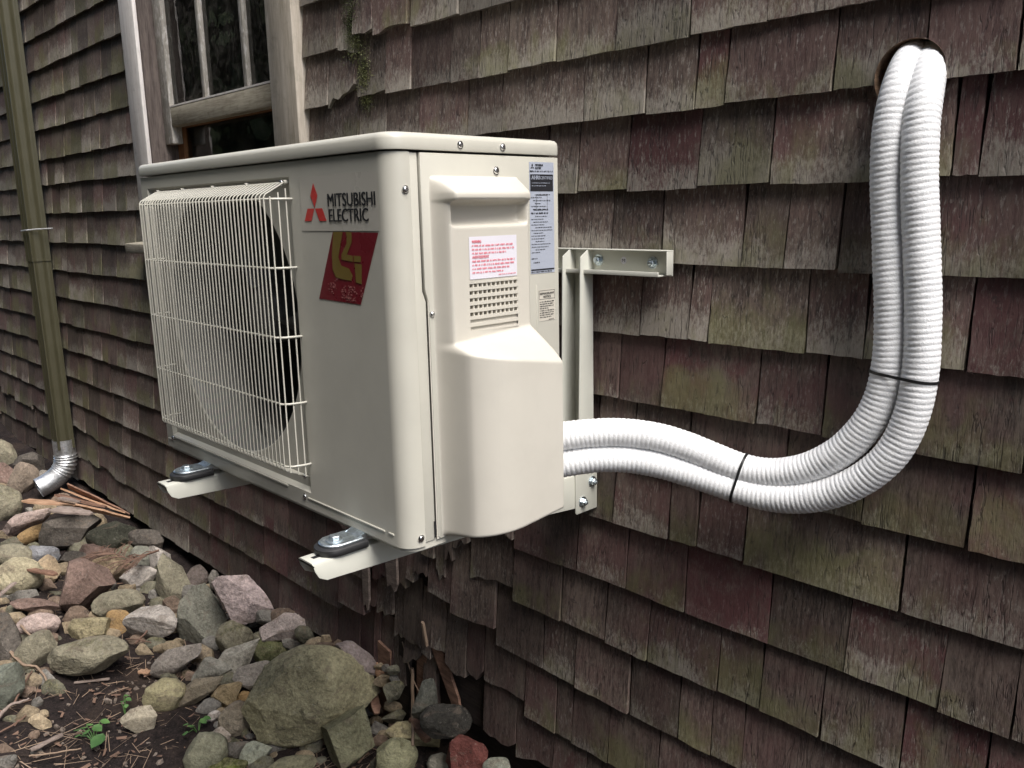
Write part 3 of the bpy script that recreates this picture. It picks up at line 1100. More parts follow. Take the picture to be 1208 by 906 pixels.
h = box_blur(box_blur(h))
vs = [(0.0015 + h[j, i], ya[i], za[j]) for j in range(nz) for i in range(ny)]
fs = []
for j in range(nz - 1):
    for i in range(ny - 1):
        if VY0 - 1e-6 <= ya[i] and ya[i + 1] <= VY1 + 1e-6 and VZ0 - 1e-6 <= za[j] and za[j + 1] <= VZ1 + 1e-6:
            continue
        fs.append((j * ny + i, j * ny + i + 1, (j + 1) * ny + i + 1, (j + 1) * ny + i))
cover = MB().add(vs, fs).build('service_cover', M['plastic'], unit, smooth=True, sharp=60, fix=False)
cx_at = lambda y: 0.0015 + 0.0285 - 0.002 * (y - .065) / .15
vg = MB()
xf = cx_at(0.14) + 0.0004
pit = (VZ1 - VZ0) / 7.0
for k in range(7):
    zc = VZ1 - pit * (k + 0.5)
    zlo, zhi = zc - pit * 0.26, zc + pit * 0.26
    # bar above each slot
    vg.box(xf - 0.006, xf, VY0 - 0.001, VY1 + 0.001, zhi, VZ1 - pit * k + (pit * 0.24 if k else 0))
    if k < 5:
        for i in range(12):
            yc = VY0 + (VY1 - VY0) * i / 11.0
            vg.box(xf - 0.007, xf - 0.001, yc - 0.0013, yc + 0.0013, zlo - .0002, zhi + .0002)
    else:
        vg.box(xf - 0.007, xf - 0.0032, VY0, VY1, zlo - .0002, zhi + .0002)
vg.box(xf - 0.006, xf, VY0 - 0.001, VY1 + 0.001, VZ0 - 0.0005, VZ0 + pit * 0.24)
vg.build('vent_louvres', M['plastic'], cover, bevel=0.0)
MB().box(xf - 0.02, xf - 0.0075, VY0 - 0.002, VY1 + 0.002, VZ0 - .002, VZ1 + .002).build('vent_cavity', M['cavity'], cover)

# screws
SF = lambda u, v, d: (u, -d, v)
SS = lambda u, v, d: (0.0015 + d, u, v)


def screw(u, v, fn, r=0.0042, parent=unit):
    mb = MB()
    rings = []
    for rr_, d in ((r * 1.25, 0.0), (r * 1.25, 0.0008), (r, 0.001), (r * .9, 0.0022), (r * .55, 0.0030), (r * .2, 0.0026)):
        rings.append([fn(u + rr_ * math.cos(2 * PI * k / 14), v + rr_ * math.sin(2 * PI * k / 14), d) for k in range(14)])
    mb.loft(rings)
    return mb.build('screw', M['screw'], parent, smooth=True, sharp=50)


for u, v in ((0.113, 0.0095), (0.190, 0.009)):
    screw(u, v, lambda a, b, d: (0.003 + d, a, b))
for u, v in ((0.0225, -0.048), (0.0225, -0.515)):
    screw(u, v, lambda a, b, d: (0.0 + d, a, b))
screw(0.178, -0.0225, SS, 0.0046)
screw(0.0560, -0.209, SS, 0.0036)
for u, v in ((-0.2665, -0.5115), (-0.262, -0.477), (-0.268, -0.030), (-0.772, -0.508)):
    screw(u, v, SF, 0.004)

# emblem and lettering
FT = lambda u, v: (u, -0.0012, v)
FT2 = lambda u, v: (u, -0.0006, v)
mb = MB()
quad(mb, FT2, -0.2175, -0.0285, -0.099, -0.024)
film = mb.build('emblem_film', M['film'], unit, fix=False)
mb = MB()
mb.add([FT(*p) for p in [(-0.1795, -0.0335), (-0.170, -0.0505), (-0.1795, -0.0675), (-0.189, -0.0505)]], [(0, 3, 2, 1)])
mb.add([FT(*p) for p in [(-0.199, -0.0682), (-0.1803, -0.0682), (-0.190, -0.0855), (-0.2085, -0.0855)]], [(0, 3, 2, 1)])
mb.add([FT(*p) for p in [(-0.1787, -0.0682), (-0.160, -0.0682), (-0.1505, -0.0855), (-0.169, -0.0855)]], [(0, 3, 2, 1)])
mb.build('red_emblem', M['emred'], film, fix=False)
mb = MB()
put_text(mb, 'MITSUBISHI', FT, -0.1455, -0.032, -0.0665, -0.0490, 0.045)
put_text(mb, 'ELECTRIC', FT, -0.1445, -0.049, -0.0868, -0.0695, 0.045)
mb.build('lettering', M['ink'], film, fix=False)

# dark red slanted sticker with its worn marks
mb = MB()
mb.add([FT2(*p) for p in [(-0.1375, -0.100), (-0.031, -0.1012), (-0.0795, -0.1965), (-0.1845, -0.1945)]], [(0, 3, 2, 1)])
stick = mb.build('red_sticker', M['stred'], unit, fix=False)


def zpx(a, b):
    p = at(340 + a / 5.033, 200 + b / 5.033, 1, 0.0)
    return (p.x, p.z)


mb = MB()
for poly in ([(272, 369), (328, 369), (316, 440), (302, 520), (320, 570), (366, 588), (388, 630), (380, 660), (330, 652), (288, 640), (268, 590), (264, 500)],
             [(345, 369), (380, 371), (382, 430), (352, 505), (388, 513), (388, 548), (322, 535), (320, 505), (350, 440), (352, 400)],
             [(393, 511), (437, 516), (435, 550), (393, 548)], [(399, 558), (441, 563), (441, 682), (406, 670)]):
    n = len(poly)
    mb.add([FT(*zpx(*p)) for p in poly], [tuple(range(n))[::-1]])
mb.build('sticker_mark', M['stolive'], stick, fix=False)
mb = MB()
rs = random.Random(3)
for cx, cy, rx, ry, n in ((365, 735, 48, 48, 70), (262, 700, 28, 40, 26), (288, 650, 10, 12, 8), (445, 730, 12, 40, 12), (390, 775, 25, 12, 10)):
    for _ in range(n):
        a, r = rs.uniform(0, 2 * PI), math.sqrt(rs.random())
        x, y = cx + rx * r * math.cos(a), cy + ry * r * math.sin(a)
        d = rs.uniform(2, 5.5)
        mb.add([FT(*zpx(x + d * math.cos(t), y + d * math.sin(t) * rs.uniform(.6, 1.2))) for t in (0, 1.2, 2.4, 3.7, 5)], [(4, 3, 2, 1, 0)])
mb.build('sticker_scuff', M['stpink'], stick, fix=False)

# rating label, warning label, refrigerant notice
ST = lambda d: (lambda u, v: (0.0015 + d, u, v))
mb = MB()
quad(mb, ST(.0005), 0.2425, 0.2935, -0.1685, -0.009)
rate = mb.build('rating_label', M['lblsilver'], unit, fix=False)
k = MB()
f1 = ST(.0009)
cx, cz, e = 0.2485, -0.0155, 0.0022
k.add([f1(cx, cz + 1.9 * e), f1(cx + .8 * e, cz + .9 * e), f1(cx, cz - .1 * e), f1(cx - .8 * e, cz + .9 * e)], [(0, 1, 2, 3)])
k.add([f1(cx - .9 * e, cz - .2 * e), f1(cx, cz - .2 * e), f1(cx - .5 * e, cz - 1.2 * e), f1(cx - 1.6 * e, cz - 1.2 * e)], [(0, 1, 2, 3)])
k.add([f1(cx + .1 * e, cz - .2 * e), f1(cx + .9 * e, cz - .2 * e), f1(cx + 1.6 * e, cz - 1.2 * e), f1(cx + .6 * e, cz - 1.2 * e)], [(0, 1, 2, 3)])
put_text(k, 'MITSUBISHI', f1, 0.2545, 0.270, -0.0148, -0.0118, 0.02)
put_text(k, 'ELECTRIC', f1, 0.2545, 0.267, -0.0190, -0.0160, 0.02)
dashes(k, f1, 0.2435, 0.292, -0.0232, -0.0208, rs, 1)
quad(k, f1, 0.2440, 0.2915, -0.0500, -0.0262)
z = -0.054
for ln, fill, h_ in [(0.0, .55, .0018)] * 0 + [(0, .9, .0016), (0, .5, .0016), (0, .9, .0016), (0, .35, .0016), (0, .7, .0014), (0, .8, .0026), (0, .8, .0026), (0, .7, .0014), (0, .6, .0014), (0, .75, .0014), (0, .6, .0014), (0, .95, .0014), (0, .98, .0014), (0, .5, .0014), (0, .65, .0014), (0, .6, .0014), (0, .5, .0014), (0, .9, .0014), (0, .8, .0014), (0, .55, .0014), (0, .4, .0014)]:
    dashes(k, f1, 0.2450 + rs.choice((0, 0, .004, .008)), 0.290, z - h_, z, rs, fill)
    z -= h_ + 0.0026
dashes(k, f1, 0.2445, 0.262, -0.1475, -0.1458, rs, .7)
dashes(k, f1, 0.2485, 0.262, -0.1535, -0.1515, rs, 1)
quad(k, f1, 0.2435, 0.2925, -0.1640, -0.1620)
dashes(k, f1, 0.2435, 0.2925, -0.1672, -0.1650, rs, .9)
for a, b, c, d in ((.2555, .2790, -.0560, -.0554), (.2555, .2790, -.0770, -.0764), (.2555, .2560, -.077, -.0554), (.2785, .2790, -.077, -.0554)):
    quad(k, f1, a, b, c, d)
k.build('label_print', M['ink'], rate, fix=False)
k = MB()
f2 = ST(.0013)
put_text(k, 'AHRI', f2, 0.2460, 0.2625, -0.0335, -0.0280, 0.02)
put_text(k, 'CERTIFIED', f2, 0.2640, 0.290, -0.0332, -0.0290)
dashes(k, f2, 0.2465, 0.289, -0.0390, -0.0378, rs, .9)
dashes(k, f2, 0.2465, 0.289, -0.0430, -0.0418, rs, .7)
k.build('label_print', M['lblsilver'], rate, fix=False)

WT = lambda d: (lambda u, v: (cx_at(u) + d, u, v))
mb = MB()
quad(mb, WT(.0007), 0.0995, 0.1880, -0.1655, -0.1095)
warn = mb.build('warning_label', M['lblwhite'], cover, fix=False)
k = MB()
f3 = WT(.0012)
put_text(k, 'WARNING', f3, 0.104, 0.121, -0.1178, -0.1142, 0.03)
put_text(k, 'AVERTISSEMENT', f3, 0.104, 0.135, -0.1382, -0.1345, 0.03)
for z, fl in ((-.1228, .94), (-.1278, .97), (-.1328, .78), (-.1432, .98), (-.1482, .97), (-.1532, .85), (-.1582, .7)):
    dashes(k, f3, 0.104, 0.1855, z, z + .0026, rs, fl)
dashes(k, f3, 0.152, 0.1855, -.1625, -.1608, rs, 1)
k.build('label_print', M['lblred'], warn, fix=False)

mb = MB()
quad(mb, ST(.0005), 0.2585, 0.2935, -0.2400, -0.1930)
ntc = mb.build('notice_label', M['lblbeige'], unit, fix=False)
k = MB()
put_text(k, 'REFRIGERANT', f1, 0.2605, 0.2915, -0.2005, -0.1975, 0.01)
put_text(k, 'NOTICE', f1, 0.2680, 0.2840, -0.2055, -0.2022, 0.01)
for a, b, c, d in ((.2592, .2928, -.1948, -.1943), (.2592, .2928, -.2075, -.207), (.2592, .2596, -.2075, -.1943), (.2924, .2928, -.2075, -.1943)):
    quad(k, f1, a, b, c, d)
z = -.2105
for fl in (1, .95, 1, .6, 1, 1, .95, .8):
    dashes(k, f1, 0.2600, 0.2915, z - .0018, z, rs, fl)
    z -= .0033
dashes(k, f1, 0.279, 0.2905, -.2392, -.2378, rs, 1)
k.build('label_print', M['ink'], ntc, fix=False)

# fan and grille
fan = MB().loft([[(FC.x + r * math.cos(2 * PI * k / 32), y, FC.z + r * math.sin(2 * PI * k / 32)) for k in range(32)] for r, y in ((0.052, 0.16), (0.052, 0.075), (0.044, 0.066), (0.02, 0.063))])
fan = fan.build('fan', M['fan'], unit, smooth=True, sharp=50)
for b in range(3):
    mb = MB()
    vs, na, nr_ = [], 12, 8
    for i in range(nr_ + 1):
        r = 0.05 + (0.218 - 0.05) * i / nr_
        for j in range(na + 1):
            a = b * 2 * PI / 3 + 0.5 + (j / na) * (1.5 + 0.25 * i / nr_) + 0.35 * (i / nr_) ** 2
            vs.append((FC.x + r * math.cos(a), 0.145 - 0.085 * (j / na) + 0.02 * math.sin(j / na * PI), FC.z + r * math.sin(a)))
    mb.add(vs, [(i * (na + 1) + j, i * (na + 1) + j + 1, (i + 1) * (na + 1) + j + 1, (i + 1) * (na + 1) + j) for i in range(nr_) for j in range(na)])
    mb.build('blade', M['fan'], fan, smooth=True, fix=False)

gr = MB()
GX0, GX1, GY = -0.722, -0.258, -0.036
wr = 0.00115
nw = 40
for i in range(nw):
    x = GX0 + (GX1 - GX0) * i / (nw - 1)
    gr.tube([(x, 0.006, -0.0285), (x, -0.004, -0.0305), (x, GY + .003, -0.0462), (x, GY, -0.050), (x, GY, -0.456), (x, GY + .003, -0.4605), (x, 0.006, -0.478)], wr, 6)
for sx, xe in ((1, GX1), (-1, GX0)):
    for q, yy in ((0.0085, -0.031), (0.0125, -0.020), (0.0145, -0.009)):
        x = xe + sx * q
        gr.tube([(x, yy, -0.052 + (0.036 + yy) * .5), (x, yy, -0.460 - (0.036 + yy) * .4)], wr, 6)
for z in (-0.0535, -0.152, -0.254, -0.355, -0.4525):
    x0, x1 = GX0, GX1
    yb_ = GY + 0.0025
    gr.tube([(x0 - .0165, 0.006, z), (x0 - .0160, -0.010, z), (x0 - .0115, -0.026, z), (x0 - 0.003, yb_ - .001, z), (x0 + 0.01, yb_, z), ((x0 + x1) / 2, yb_ - .0002, z), (x1 - 0.01, yb_, z), (x1 + .003, yb_ - .001, z), (x1 + .0115, -0.026, z), (x1 + .0160, -0.010, z), (x1 + .0165, 0.006, z)], 0.0017, 6)
for k in (0, 9, 19, 29, 39):
    x = GX0 + (GX1 - GX0) * k / 39
    gr.tube([(x, 0.006, -0.0290), (x, -0.003, -0.0300)], 0.0036, 8)
gr.build('fan_guard', M['paint'], unit, smooth=True, sharp=60, fix=False)

# galvanised feet on rubber pads
for xc in (-0.1215, -0.6225):
    def stad(w, y0, y1, z, n=8):
        r = w / 2
        return [(xc + r * math.cos(PI + PI * k / n), y0 + r + r * math.sin(PI + PI * k / n), z) for k in range(n + 1)] + [(xc + r, y1, z), (xc - r, y1, z)]
    ft = MB()
    ft.loft([stad(.044, -.062, -.006, -0.5365), stad(.046, -.063, -.006, -0.5352), stad(.046, -.063, -.006, -0.5335), stad(.043, -.0615, -.006, -0.5322)])
    ft.loft([[(xc - .017, -.012, -.533), (xc + .017, -.012, -.533), (xc + .017, -.012, -.5362), (xc - .017, -.012, -.5362)],
             [(xc - .016, .004, -.5255), (xc + .016, .004, -.5255), (xc + .016, .006, -.530), (xc - .016, .006, -.530)],
             [(xc - .016, .05, -.5255), (xc + .016, .05, -.5255), (xc + .016, .05, -.530), (xc - .016, .05, -.530)]])
    for s in (-1, 1):
        ft.prism([(-.016, -.5365), (.05, -.547), (.05, -.528), (.002, -.528), (-.016, -.533)], 0, xc + s * .0165 - .001, xc + s * .0165 + .001)
    ft = ft.build('mounting_foot', M['zinc'], unit, smooth=True, sharp=40)
    MB().loft([stad(.050, -.068, .0, -0.5478), stad(.053, -.070, .0, -0.5455), stad(.053, -.070, .0, -0.5385), stad(.049, -.067, .0, -0.5365)]).build('rubber_pad', M['rubber'], ft, smooth=True, sharp=50)
    b = MB()
    cy = -.040
    b.loft([[(xc + r * math.cos(2 * PI * k / 20), cy + r * math.sin(2 * PI * k / 20), z) for k in range(20)] for r, z in ((.0125, -.5322), (.0125, -.5308), (.0115, -.5304), (.0095, -.5302))])
    b.loft([[(xc + r * math.cos(2 * PI * k / 6 + .3), cy + r * math.sin(2 * PI * k / 6 + .3), z) for k in range(6)] for r, z in ((.0085, -.5303), (.0085, -.5262), (.0072, -.5252))])
    b.build('bolt', M['zinc'], ft, smooth=True, sharp=30)

# ------------------------------------------------------------------ wall bracket
br = thing('wall_bracket', 'cream steel wall bracket carrying the outdoor unit', 'bracket', (-0.35, 0.505, -0.62))
rl = MB()
rl.box(-0.72, 0.0685, 0.5005, 0.5035, -0.1865, -0.1445)
rl.box(-0.72, 0.0685, 0.4855, 0.5005, -0.1465, -0.1445)
rl.box(-0.72, 0.0600, 0.4760, 0.5005, -0.1865, -0.1843)
rl.box(-0.72, 0.0600, 0.4735, 0.4760, -0.1865, -0.1790)
rl.box(0.0663, 0.0687, 0.4857, 0.5004, -0.1842, -0.1466)
rl = rl.build('rail', M['steel_paint'], br, bevel=0.0008)


def hexbolt(x, y, z, d, parent, r=0.0075):
    """d: outward axis"""
    d = Vector(d)
    a = Vector((0, 0, 1))
    q = d.cross(a)
    mb = MB()

    def rg(rad, n, off, ph=0):
        return [Vector((x, y, z)) + d * off + (a * math.cos(2 * PI * k / n + ph) + q * math.sin(2 * PI * k / n + ph)) * rad for k in range(n)]
    mb.loft([rg(r * 1.5, 18, 0), rg(r * 1.5, 18, .0016), rg(r * 1.4, 18, .002)])
    mb.loft([rg(r, 6, .002, .2), rg(r, 6, .0075, .2), rg(r * .85, 6, .0085, .2)])
    mb.loft([rg(r * .5, 10, .0085), rg(r * .5, 10, .0115), rg(r * .4, 10, .012)])
    return mb.build('bolt', M['zinc'], parent, smooth=True, sharp=30)


hexbolt(-0.086, 0.5005, -0.164, (0, -1, 0), rl, 0.0068)
hexbolt(0.030, 0.5005, -0.1655, (0, -1, 0), rl, 0.0068)
mb = MB()
mb.loft([[(-0.031 + r * math.cos(2 * PI * k / 24), y, -0.1635 + r * math.sin(2 * PI * k / 24)) for k in range(24)] for r, y in ((.0062, .5003), (.0062, .4999))])
stk = mb.build('round_sticker', M['lblwhite'], rl)
mb = MB()
put_text(mb, 'M', lambda u, v: (u, 0.4996, v), -0.034, -0.028, -0.1662, -0.1608)
mb.build('label_print', M['ink'], stk, fix=False)
MB().prism([(-0.112 + .002 * math.cos(2 * PI * k / 12), -0.158 + .0024 * math.sin(2 * PI * k / 12)) for k in range(12)], 1, 0.4999, 0.5004).build('rail_hole', M['cavity'], rl)
for x1 in (-0.0985, -0.5995):
    x0 = x1 - 0.044
    lg = MB()
    for xx in (x0, x1 - 0.0025):
        ex = 0.0
        poly = [(0.499, -0.1465), (0.485, -0.1465), (0.4665, -0.158), (0.4640, -0.285), (0.4605, -0.454), (0.4605, -0.535), (0.4505, -0.545), (0.4505, -0.621), (0.4535, -0.624), (0.510, -0.624), (0.510, -0.535), (0.501, -0.525)]
        lg.prism(poly, 0, xx, xx + 0.0025)
    lg.box(x0 + .0025, x1 - .0025, 0.4965, 0.4992, -0.53, -0.1865)
    lg.box(x0 + .0025, x1 - .0025, 0.5065, 0.5092, -0.624, -0.53)
    lg = lg.build('leg', M['steel_paint'], br, bevel=0.0007)
    hexbolt(x1, 0.4955, -0.5695, (1, 0, 0), lg, 0.0068)
    hexbolt(x1, 0.4690, -0.6025, (1, 0, 0), lg, 0.0068)
    ar = MB()
    xa, xb = x0 + 0.0030, x1 - 0.0030
    cs = []
    for y, bz in ((-0.0885, -0.5505), (-0.086, -0.560), (-0.080, -0.571), (-0.068, -0.5775), (0.05, -0.583), (0.25, -0.592), (0.505, -0.617)):
        zt_ = -0.548
        w0, w1 = xa - (.001 if y < 0.44 else 0), xb + (.001 if y < .44 else 0)
        r = 0.005
        ti = 0.0024
        outer = [(w0, bz), (w0, zt_ - r), (w0 + .3 * r, zt_ - .3 * r), (w0 + r, zt_), (w1 - r, zt_), (w1 - .3 * r, zt_ - .3 * r), (w1, zt_ - r), (w1, bz)]
        inner = [(w1 - ti, bz), (w1 - ti, zt_ - r - .001), (w1 - r - .001, zt_ - ti), (w0 + r + .001, zt_ - ti), (w0 + ti, zt_ - r - .001), (w0 + ti, bz)]
        cs.append([(a, y, b) for a, b in outer + inner])
    ar.loft(cs)
    ar = ar.build('arm', M['steel_paint'], br, smooth=True, sharp=30)
    MB().box((xa + xb) / 2 - .004, (xa + xb) / 2 + .004, -0.078, -0.055, -0.5479, -0.5476).build('arm_slot', M['cavity'], ar)

# ------------------------------------------------------------------ hoses
H1 = [(1090, 52, .60), (1084, 56, .545), (1070, 76, .505), (1059, 100, .484), (1049, 140, .478), (1046.5, 185, .478), (1047, 235, .478), (1051, 298, .478), (1054, 370, .476), (1053, 420, .475), (1048, 455, .474), (1036, 487, .472), (1017, 515, .469), (990, 540, .466), (955, 556, .462), (925, 561, .458), (895, 559, .450), (873, 554, .442), (845, 541, .430), (814, 526, .413), (788, 517.5, .396), (764, 512, .378), (738, 509.5, .358), (714, 509.5, .338), (690, 511, .316), (667, 513.5, .296), (640, 518, .272)]
H2 = [(1104, 54, .60), (1101, 58, .545), (1096, 80, .505), (1089, 108, .484), (1085, 150, .476), (1083.5, 190, .474), (1084, 235, .474), (1088, 298, .474), (1090.5, 370, .473), (1089, 420, .472), (1085.5, 455, .471), (1077, 495, .469), (1064, 526, .466), (1043, 551, .463), (1014, 572, .460), (980, 586, .457), (940, 592.5, .453), (905, 588.5, .446), (870, 577, .438), (843, 567, .428), (814, 557, .412), (788, 549, .395), (764, 543, .377), (738, 539, .357), (714, 538.5, .337), (690, 541, .315), (667, 545.5, .295), (640, 551, .271)]


def catmull(P, n):
    out = []
    for i in range(len(P) - 1):
        p0, p1, p2, p3 = P[max(i - 1, 0)], P[i], P[i + 1], P[min(i + 2, len(P) - 1)]
        for k in range(n):
            t = k / n
            out.append(0.5 * ((2 * p1) + (p2 - p0) * t + (2 * p0 - 5 * p1 + 4 * p2 - p3) * t * t + (3 * p1 - p0 - 3 * p2 + p3) * t ** 3))
    out.append(P[-1])
    return out


def resample(P, step):
    L = [0.0]
    for a, b in zip(P, P[1:]):
        L.append(L[-1] + (b - a).length)
    out, i = [], 0
    n = int(L[-1] / step)
    for k in range(n + 1):
        s = k * step
        while i < len(L) - 2 and L[i + 1] < s:
            i += 1
        t = (s - L[i]) / max(1e-9, L[i + 1] - L[i])
        out.append(P[i].lerp(P[i + 1], min(1, t)))
    return out


def hose(name, px, label, seed):
    P = [at(a, b, 1, y) for a, b, y in px]
    for _ in range(2):
        P = [P[0]] + [(P[i - 1] + P[i] * 2 + P[i + 1]) / 4 for i in range(1, len(P) - 1)] + [P[-1]]
    C = resample(catmull(P, 12), 0.0014)
    n = 26
    mb = MB()
    prev = None
    vs = []
    pitch = 0.0074
    for i, p in enumerate(C):
        t = (C[min(i + 1, len(C) - 1)] - C[max(i - 1, 0)]).normalized()
        if prev is None:
            prev = (Vector((0, 1, 0)) - t * t.y).normalized()
        prev = (prev - t * prev.dot(t)).normalized()
        q = t.cross(prev)
        s = i * 0.0014
        for k in range(n):
            a = 2 * PI * k / n
            ph = s / pitch - k / n + 0.18 * noise.noise((s * 30, math.cos(a) * 1.5 + seed, math.sin(a) * 1.5))
            w = 0.5 + 0.5 * math.cos(2 * PI * ph)
            amp = 0.00042 * (1 + 0.9 * noise.noise((s * 90, math.cos(a) * 2.5, math.sin(a) * 2.5 + seed)))
            r = 0.0224 - amp * ((1 - w) ** 3.0) * 1.9 + 0.0006 * noise.noise((s * 25, math.cos(a), math.sin(a) + seed))
            vs.append(p + (prev * math.cos(a) + q * math.sin(a)) * r)
    fs = [(i * n + k, i * n + (k + 1) % n, (i + 1) * n + (k + 1) % n, (i + 1) * n + k) for i in range(len(C) - 1) for k in range(n)]
    mb.add(vs, fs + [tuple(range(n)), tuple(range((len(C) - 1) * n, len(C) * n))])
    o = mb.build(name, M['hose'], None, smooth=True, sharp=180, fix=False)
    tag(o, label, 'hose', 'insulated hoses from wall hole to unit')
    recenter(o)
    return C


C1 = hose('insulated_hose', H1, 'white ribbed hose on the inner side of the bend, upper one at the unit', 1.3)
C2 = hose('insulated_hose', H2, 'white ribbed hose on the outer side of the bend, lower one at the unit', 7.7)


def cable_tie(px1, px2, label):
    near = lambda C, q: min(C, key=lambda p: (to_px(p)[0] - q[0]) ** 2 + (to_px(p)[1] - q[1]) ** 2)
    a, b = near(C1, px1), near(C2, px2)
    i = C1.index(a)
    t = (C1[i + 5] - C1[i - 5]).normalized()
    e = (b - a)
    e = (e - t * e.dot(t) * 0.0)
    en = e.normalized()
    nrm = en.cross(t).normalized()
    r = 0.0222
    loop = [b + (en * math.cos(th) + nrm * math.sin(th)) * r for th in [-PI / 2 + PI * k / 12 for k in range(13)]]
    loop += [a + (en * math.cos(th) + nrm * math.sin(th)) * r for th in [PI / 2 + PI * k / 12 for k in range(13)]]
    mb = MB()
    n = len(loop)
    rings = []
    c0 = (a + b) / 2
    tt = nrm.cross(en).normalized()
    vs = []
    for p in loop + [loop[0]]:
        o = (p - c0)
        o = (o - tt * o.dot(tt)).normalized()
        vs.append([p + tt * .0019, p + tt * .0019 + o * .0013, p - tt * .0019 + o * .0013, p - tt * .0019])
    mb.loft(vs, False, False)
    hp = b + en * (r + .001)
    if nrm.dot(FWD) > 0:
        nrm = -nrm
    hq = (a + b) / 2 - nrm * (r - 0.001)
    tie = thing('cable_tie', label, 'cable tie', hp, 'cable ties on the white hoses')
    mb.build('strap', M['black'], tie, smooth=True, sharp=40)
    h = MB()
    q = hq
    ax = [en * .003, tt * .0032, nrm * .003]
    h.add([q + ax[0] * i + ax[1] * j + ax[2] * k for k in (-1, 1) for j in (-1, 1) for i in (-1, 1)], [(0, 2, 3, 1), (4, 5, 7, 6), (0, 1, 5, 4), (2, 6, 7, 3), (0, 4, 6, 2), (1, 3, 7, 5)])
    h.build('tie_head', M['black'], tie, bevel=0.0005)


cable_tie((1053, 440), (1088, 448), 'black cable tie round both hoses on their vertical run')
cable_tie((875, 554), (868, 577), 'black cable tie round both hoses on their low run beside the unit')

# ------------------------------------------------------------------ downspout
ds = thing('downspout', 'olive brown rectangular downspout running down the wall to the rocks', 'downspout', (-3.24, 0.46, -1.2))


def spout_ring(z, g=0.0):
    x0, x1, y0, y1 = -3.30 - g, -3.215 + g, 0.425 - g, 0.497
    pts = []
    # ribbed rectangular section
    def edge(a, b, n, nx, ny, d):
        for k in range(n):
            t = k / n
            wv = d * (0.5 - 0.5 * math.cos(2 * PI * 2 * t)) if 0.12 < t < 0.88 else 0
            pts.append((a[0] + (b[0] - a[0]) * t - nx * wv, a[1] + (b[1] - a[1]) * t - ny * wv, z))
    edge((x0, y0), (x1, y0), 16, 0, -1, .006)
    edge((x1, y0), (x1, y1), 14, 1, 0, .006)
    edge((x1, y1), (x0, y1), 6, 0, 1, 0)
    edge((x0, y1), (x0, y0), 14, -1, 0, .006)
    return pts


MB().loft([spout_ring(-1.10), spout_ring(-0.25, 0.0), spout_ring(-0.25, 0.003), spout_ring(2.2, 0.003)]).build('pipe', M['spout'], ds, smooth=True, sharp=35)
for z in (-0.115,):
    w = MB()
    w.tube([(-3.36, 0.505, z), (-3.33, 0.44, z - .003), (-3.30, 0.417, z - .004), (-3.215, 0.416, z), (-3.20, 0.45, z + .003), (-3.16, 0.505, z + .005)], 0.003, 6)
    w.build('wire_strap', M['galv'], ds, smooth=True)
el = MB()
EC = [(-3.257, 0.462, -1.06), (-3.257, 0.462, -1.10), (-3.257, 0.461, -1.155), (-3.258, 0.455, -1.185), (-3.262, 0.437, -1.213), (-3.267, 0.408, -1.238), (-3.270, 0.375, -1.256), (-3.272, 0.335, -1.270)]
EC = resample(catmull([Vector(p) for p in EC], 10), 0.003)
rad = []
for i, p in enumerate(EC):
    s = i * 0.003
    b_ = smoothstep(0.07, 0.075, s) * (1 - smoothstep(0.165, 0.17, s))
    rad.append(0.046 + 0.004 * float(b_) * math.sin(2 * PI * s / 0.014))
el.tube(EC, rad, 28, False)
el.build('metal_elbow', M['galv'], ds, smooth=True, sharp=80, fix=False)
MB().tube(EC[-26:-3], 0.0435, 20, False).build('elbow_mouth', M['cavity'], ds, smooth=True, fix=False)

# ------------------------------------------------------------------ rocks
def rock_mesh(name, c, w, h, ang, kind, taper, sub, seed):
    """c: centre, w/h: size across and up as seen, ang: lean in degrees"""
    rr_ = random.Random(seed)
    b = bmesh.new()
    bmesh.ops.create_icosphere(b, subdivisions=sub, radius=1.0)
    planes = []
    npl, lo_, hi_ = {'round': (14, .78, .94), 'angular': (15, .46, .76), 'slab': (13, .50, .80)}[kind]
    for _ in range(npl):
        n = Vector((rr_.gauss(0, 1), rr_.gauss(0, 1), rr_.gauss(0, 1))).normalized()
        planes.append((n, rr_.uniform(lo_, hi_)))
    off = Vector((rr_.uniform(0, 50), rr_.uniform(0, 50), rr_.uniform(0, 50)))
    dep = min(0.9, 0.62 + 0.15 * rr_.random()) * (w + h) / 2
    amp = 0.05 if kind == 'round' else 0.045
    for v in b.verts:
        p = v.co
        for n, d in planes:
            e = p.dot(n) - d
            if e > 0:
                p = p - n * e * 0.99
        q = p + off
        p = p * (1 + amp * noise.noise(q * 1.7) + amp * .55 * noise.noise(q * 4.1) + amp * .40 * noise.noise(q * 9) + amp * .26 * noise.noise(q * 19) + amp * .14 * noise.noise(q * 40))
        p.x *= 1 + taper * p.z
        v.co = p
    xs = [v.co.x for v in b.verts]
    zs = [v.co.z for v in b.verts]
    mx, Mx, mz, Mz = min(xs), max(xs), min(zs), max(zs)
    a = math.radians(ang)
    right = RIGHT * math.cos(a) + UP * math.sin(a)
    up = -RIGHT * math.sin(a) + UP * math.cos(a)
    for v in b.verts:
        p = v.co
        x = ((p.x - mx) / (Mx - mx) - .5) * w
        z = ((p.z - mz) / (Mz - mz) - .5) * h
        v.co = c + right * x + up * z + FWD * (p.y * dep * .5)
    me = bpy.data.meshes.new(name)
    b.to_mesh(me)
    b.free()
    me.polygons.foreach_set('use_smooth', [True] * len(me.polygons))
    me.set_sharp_from_angle(angle=math.radians(24))
    return me


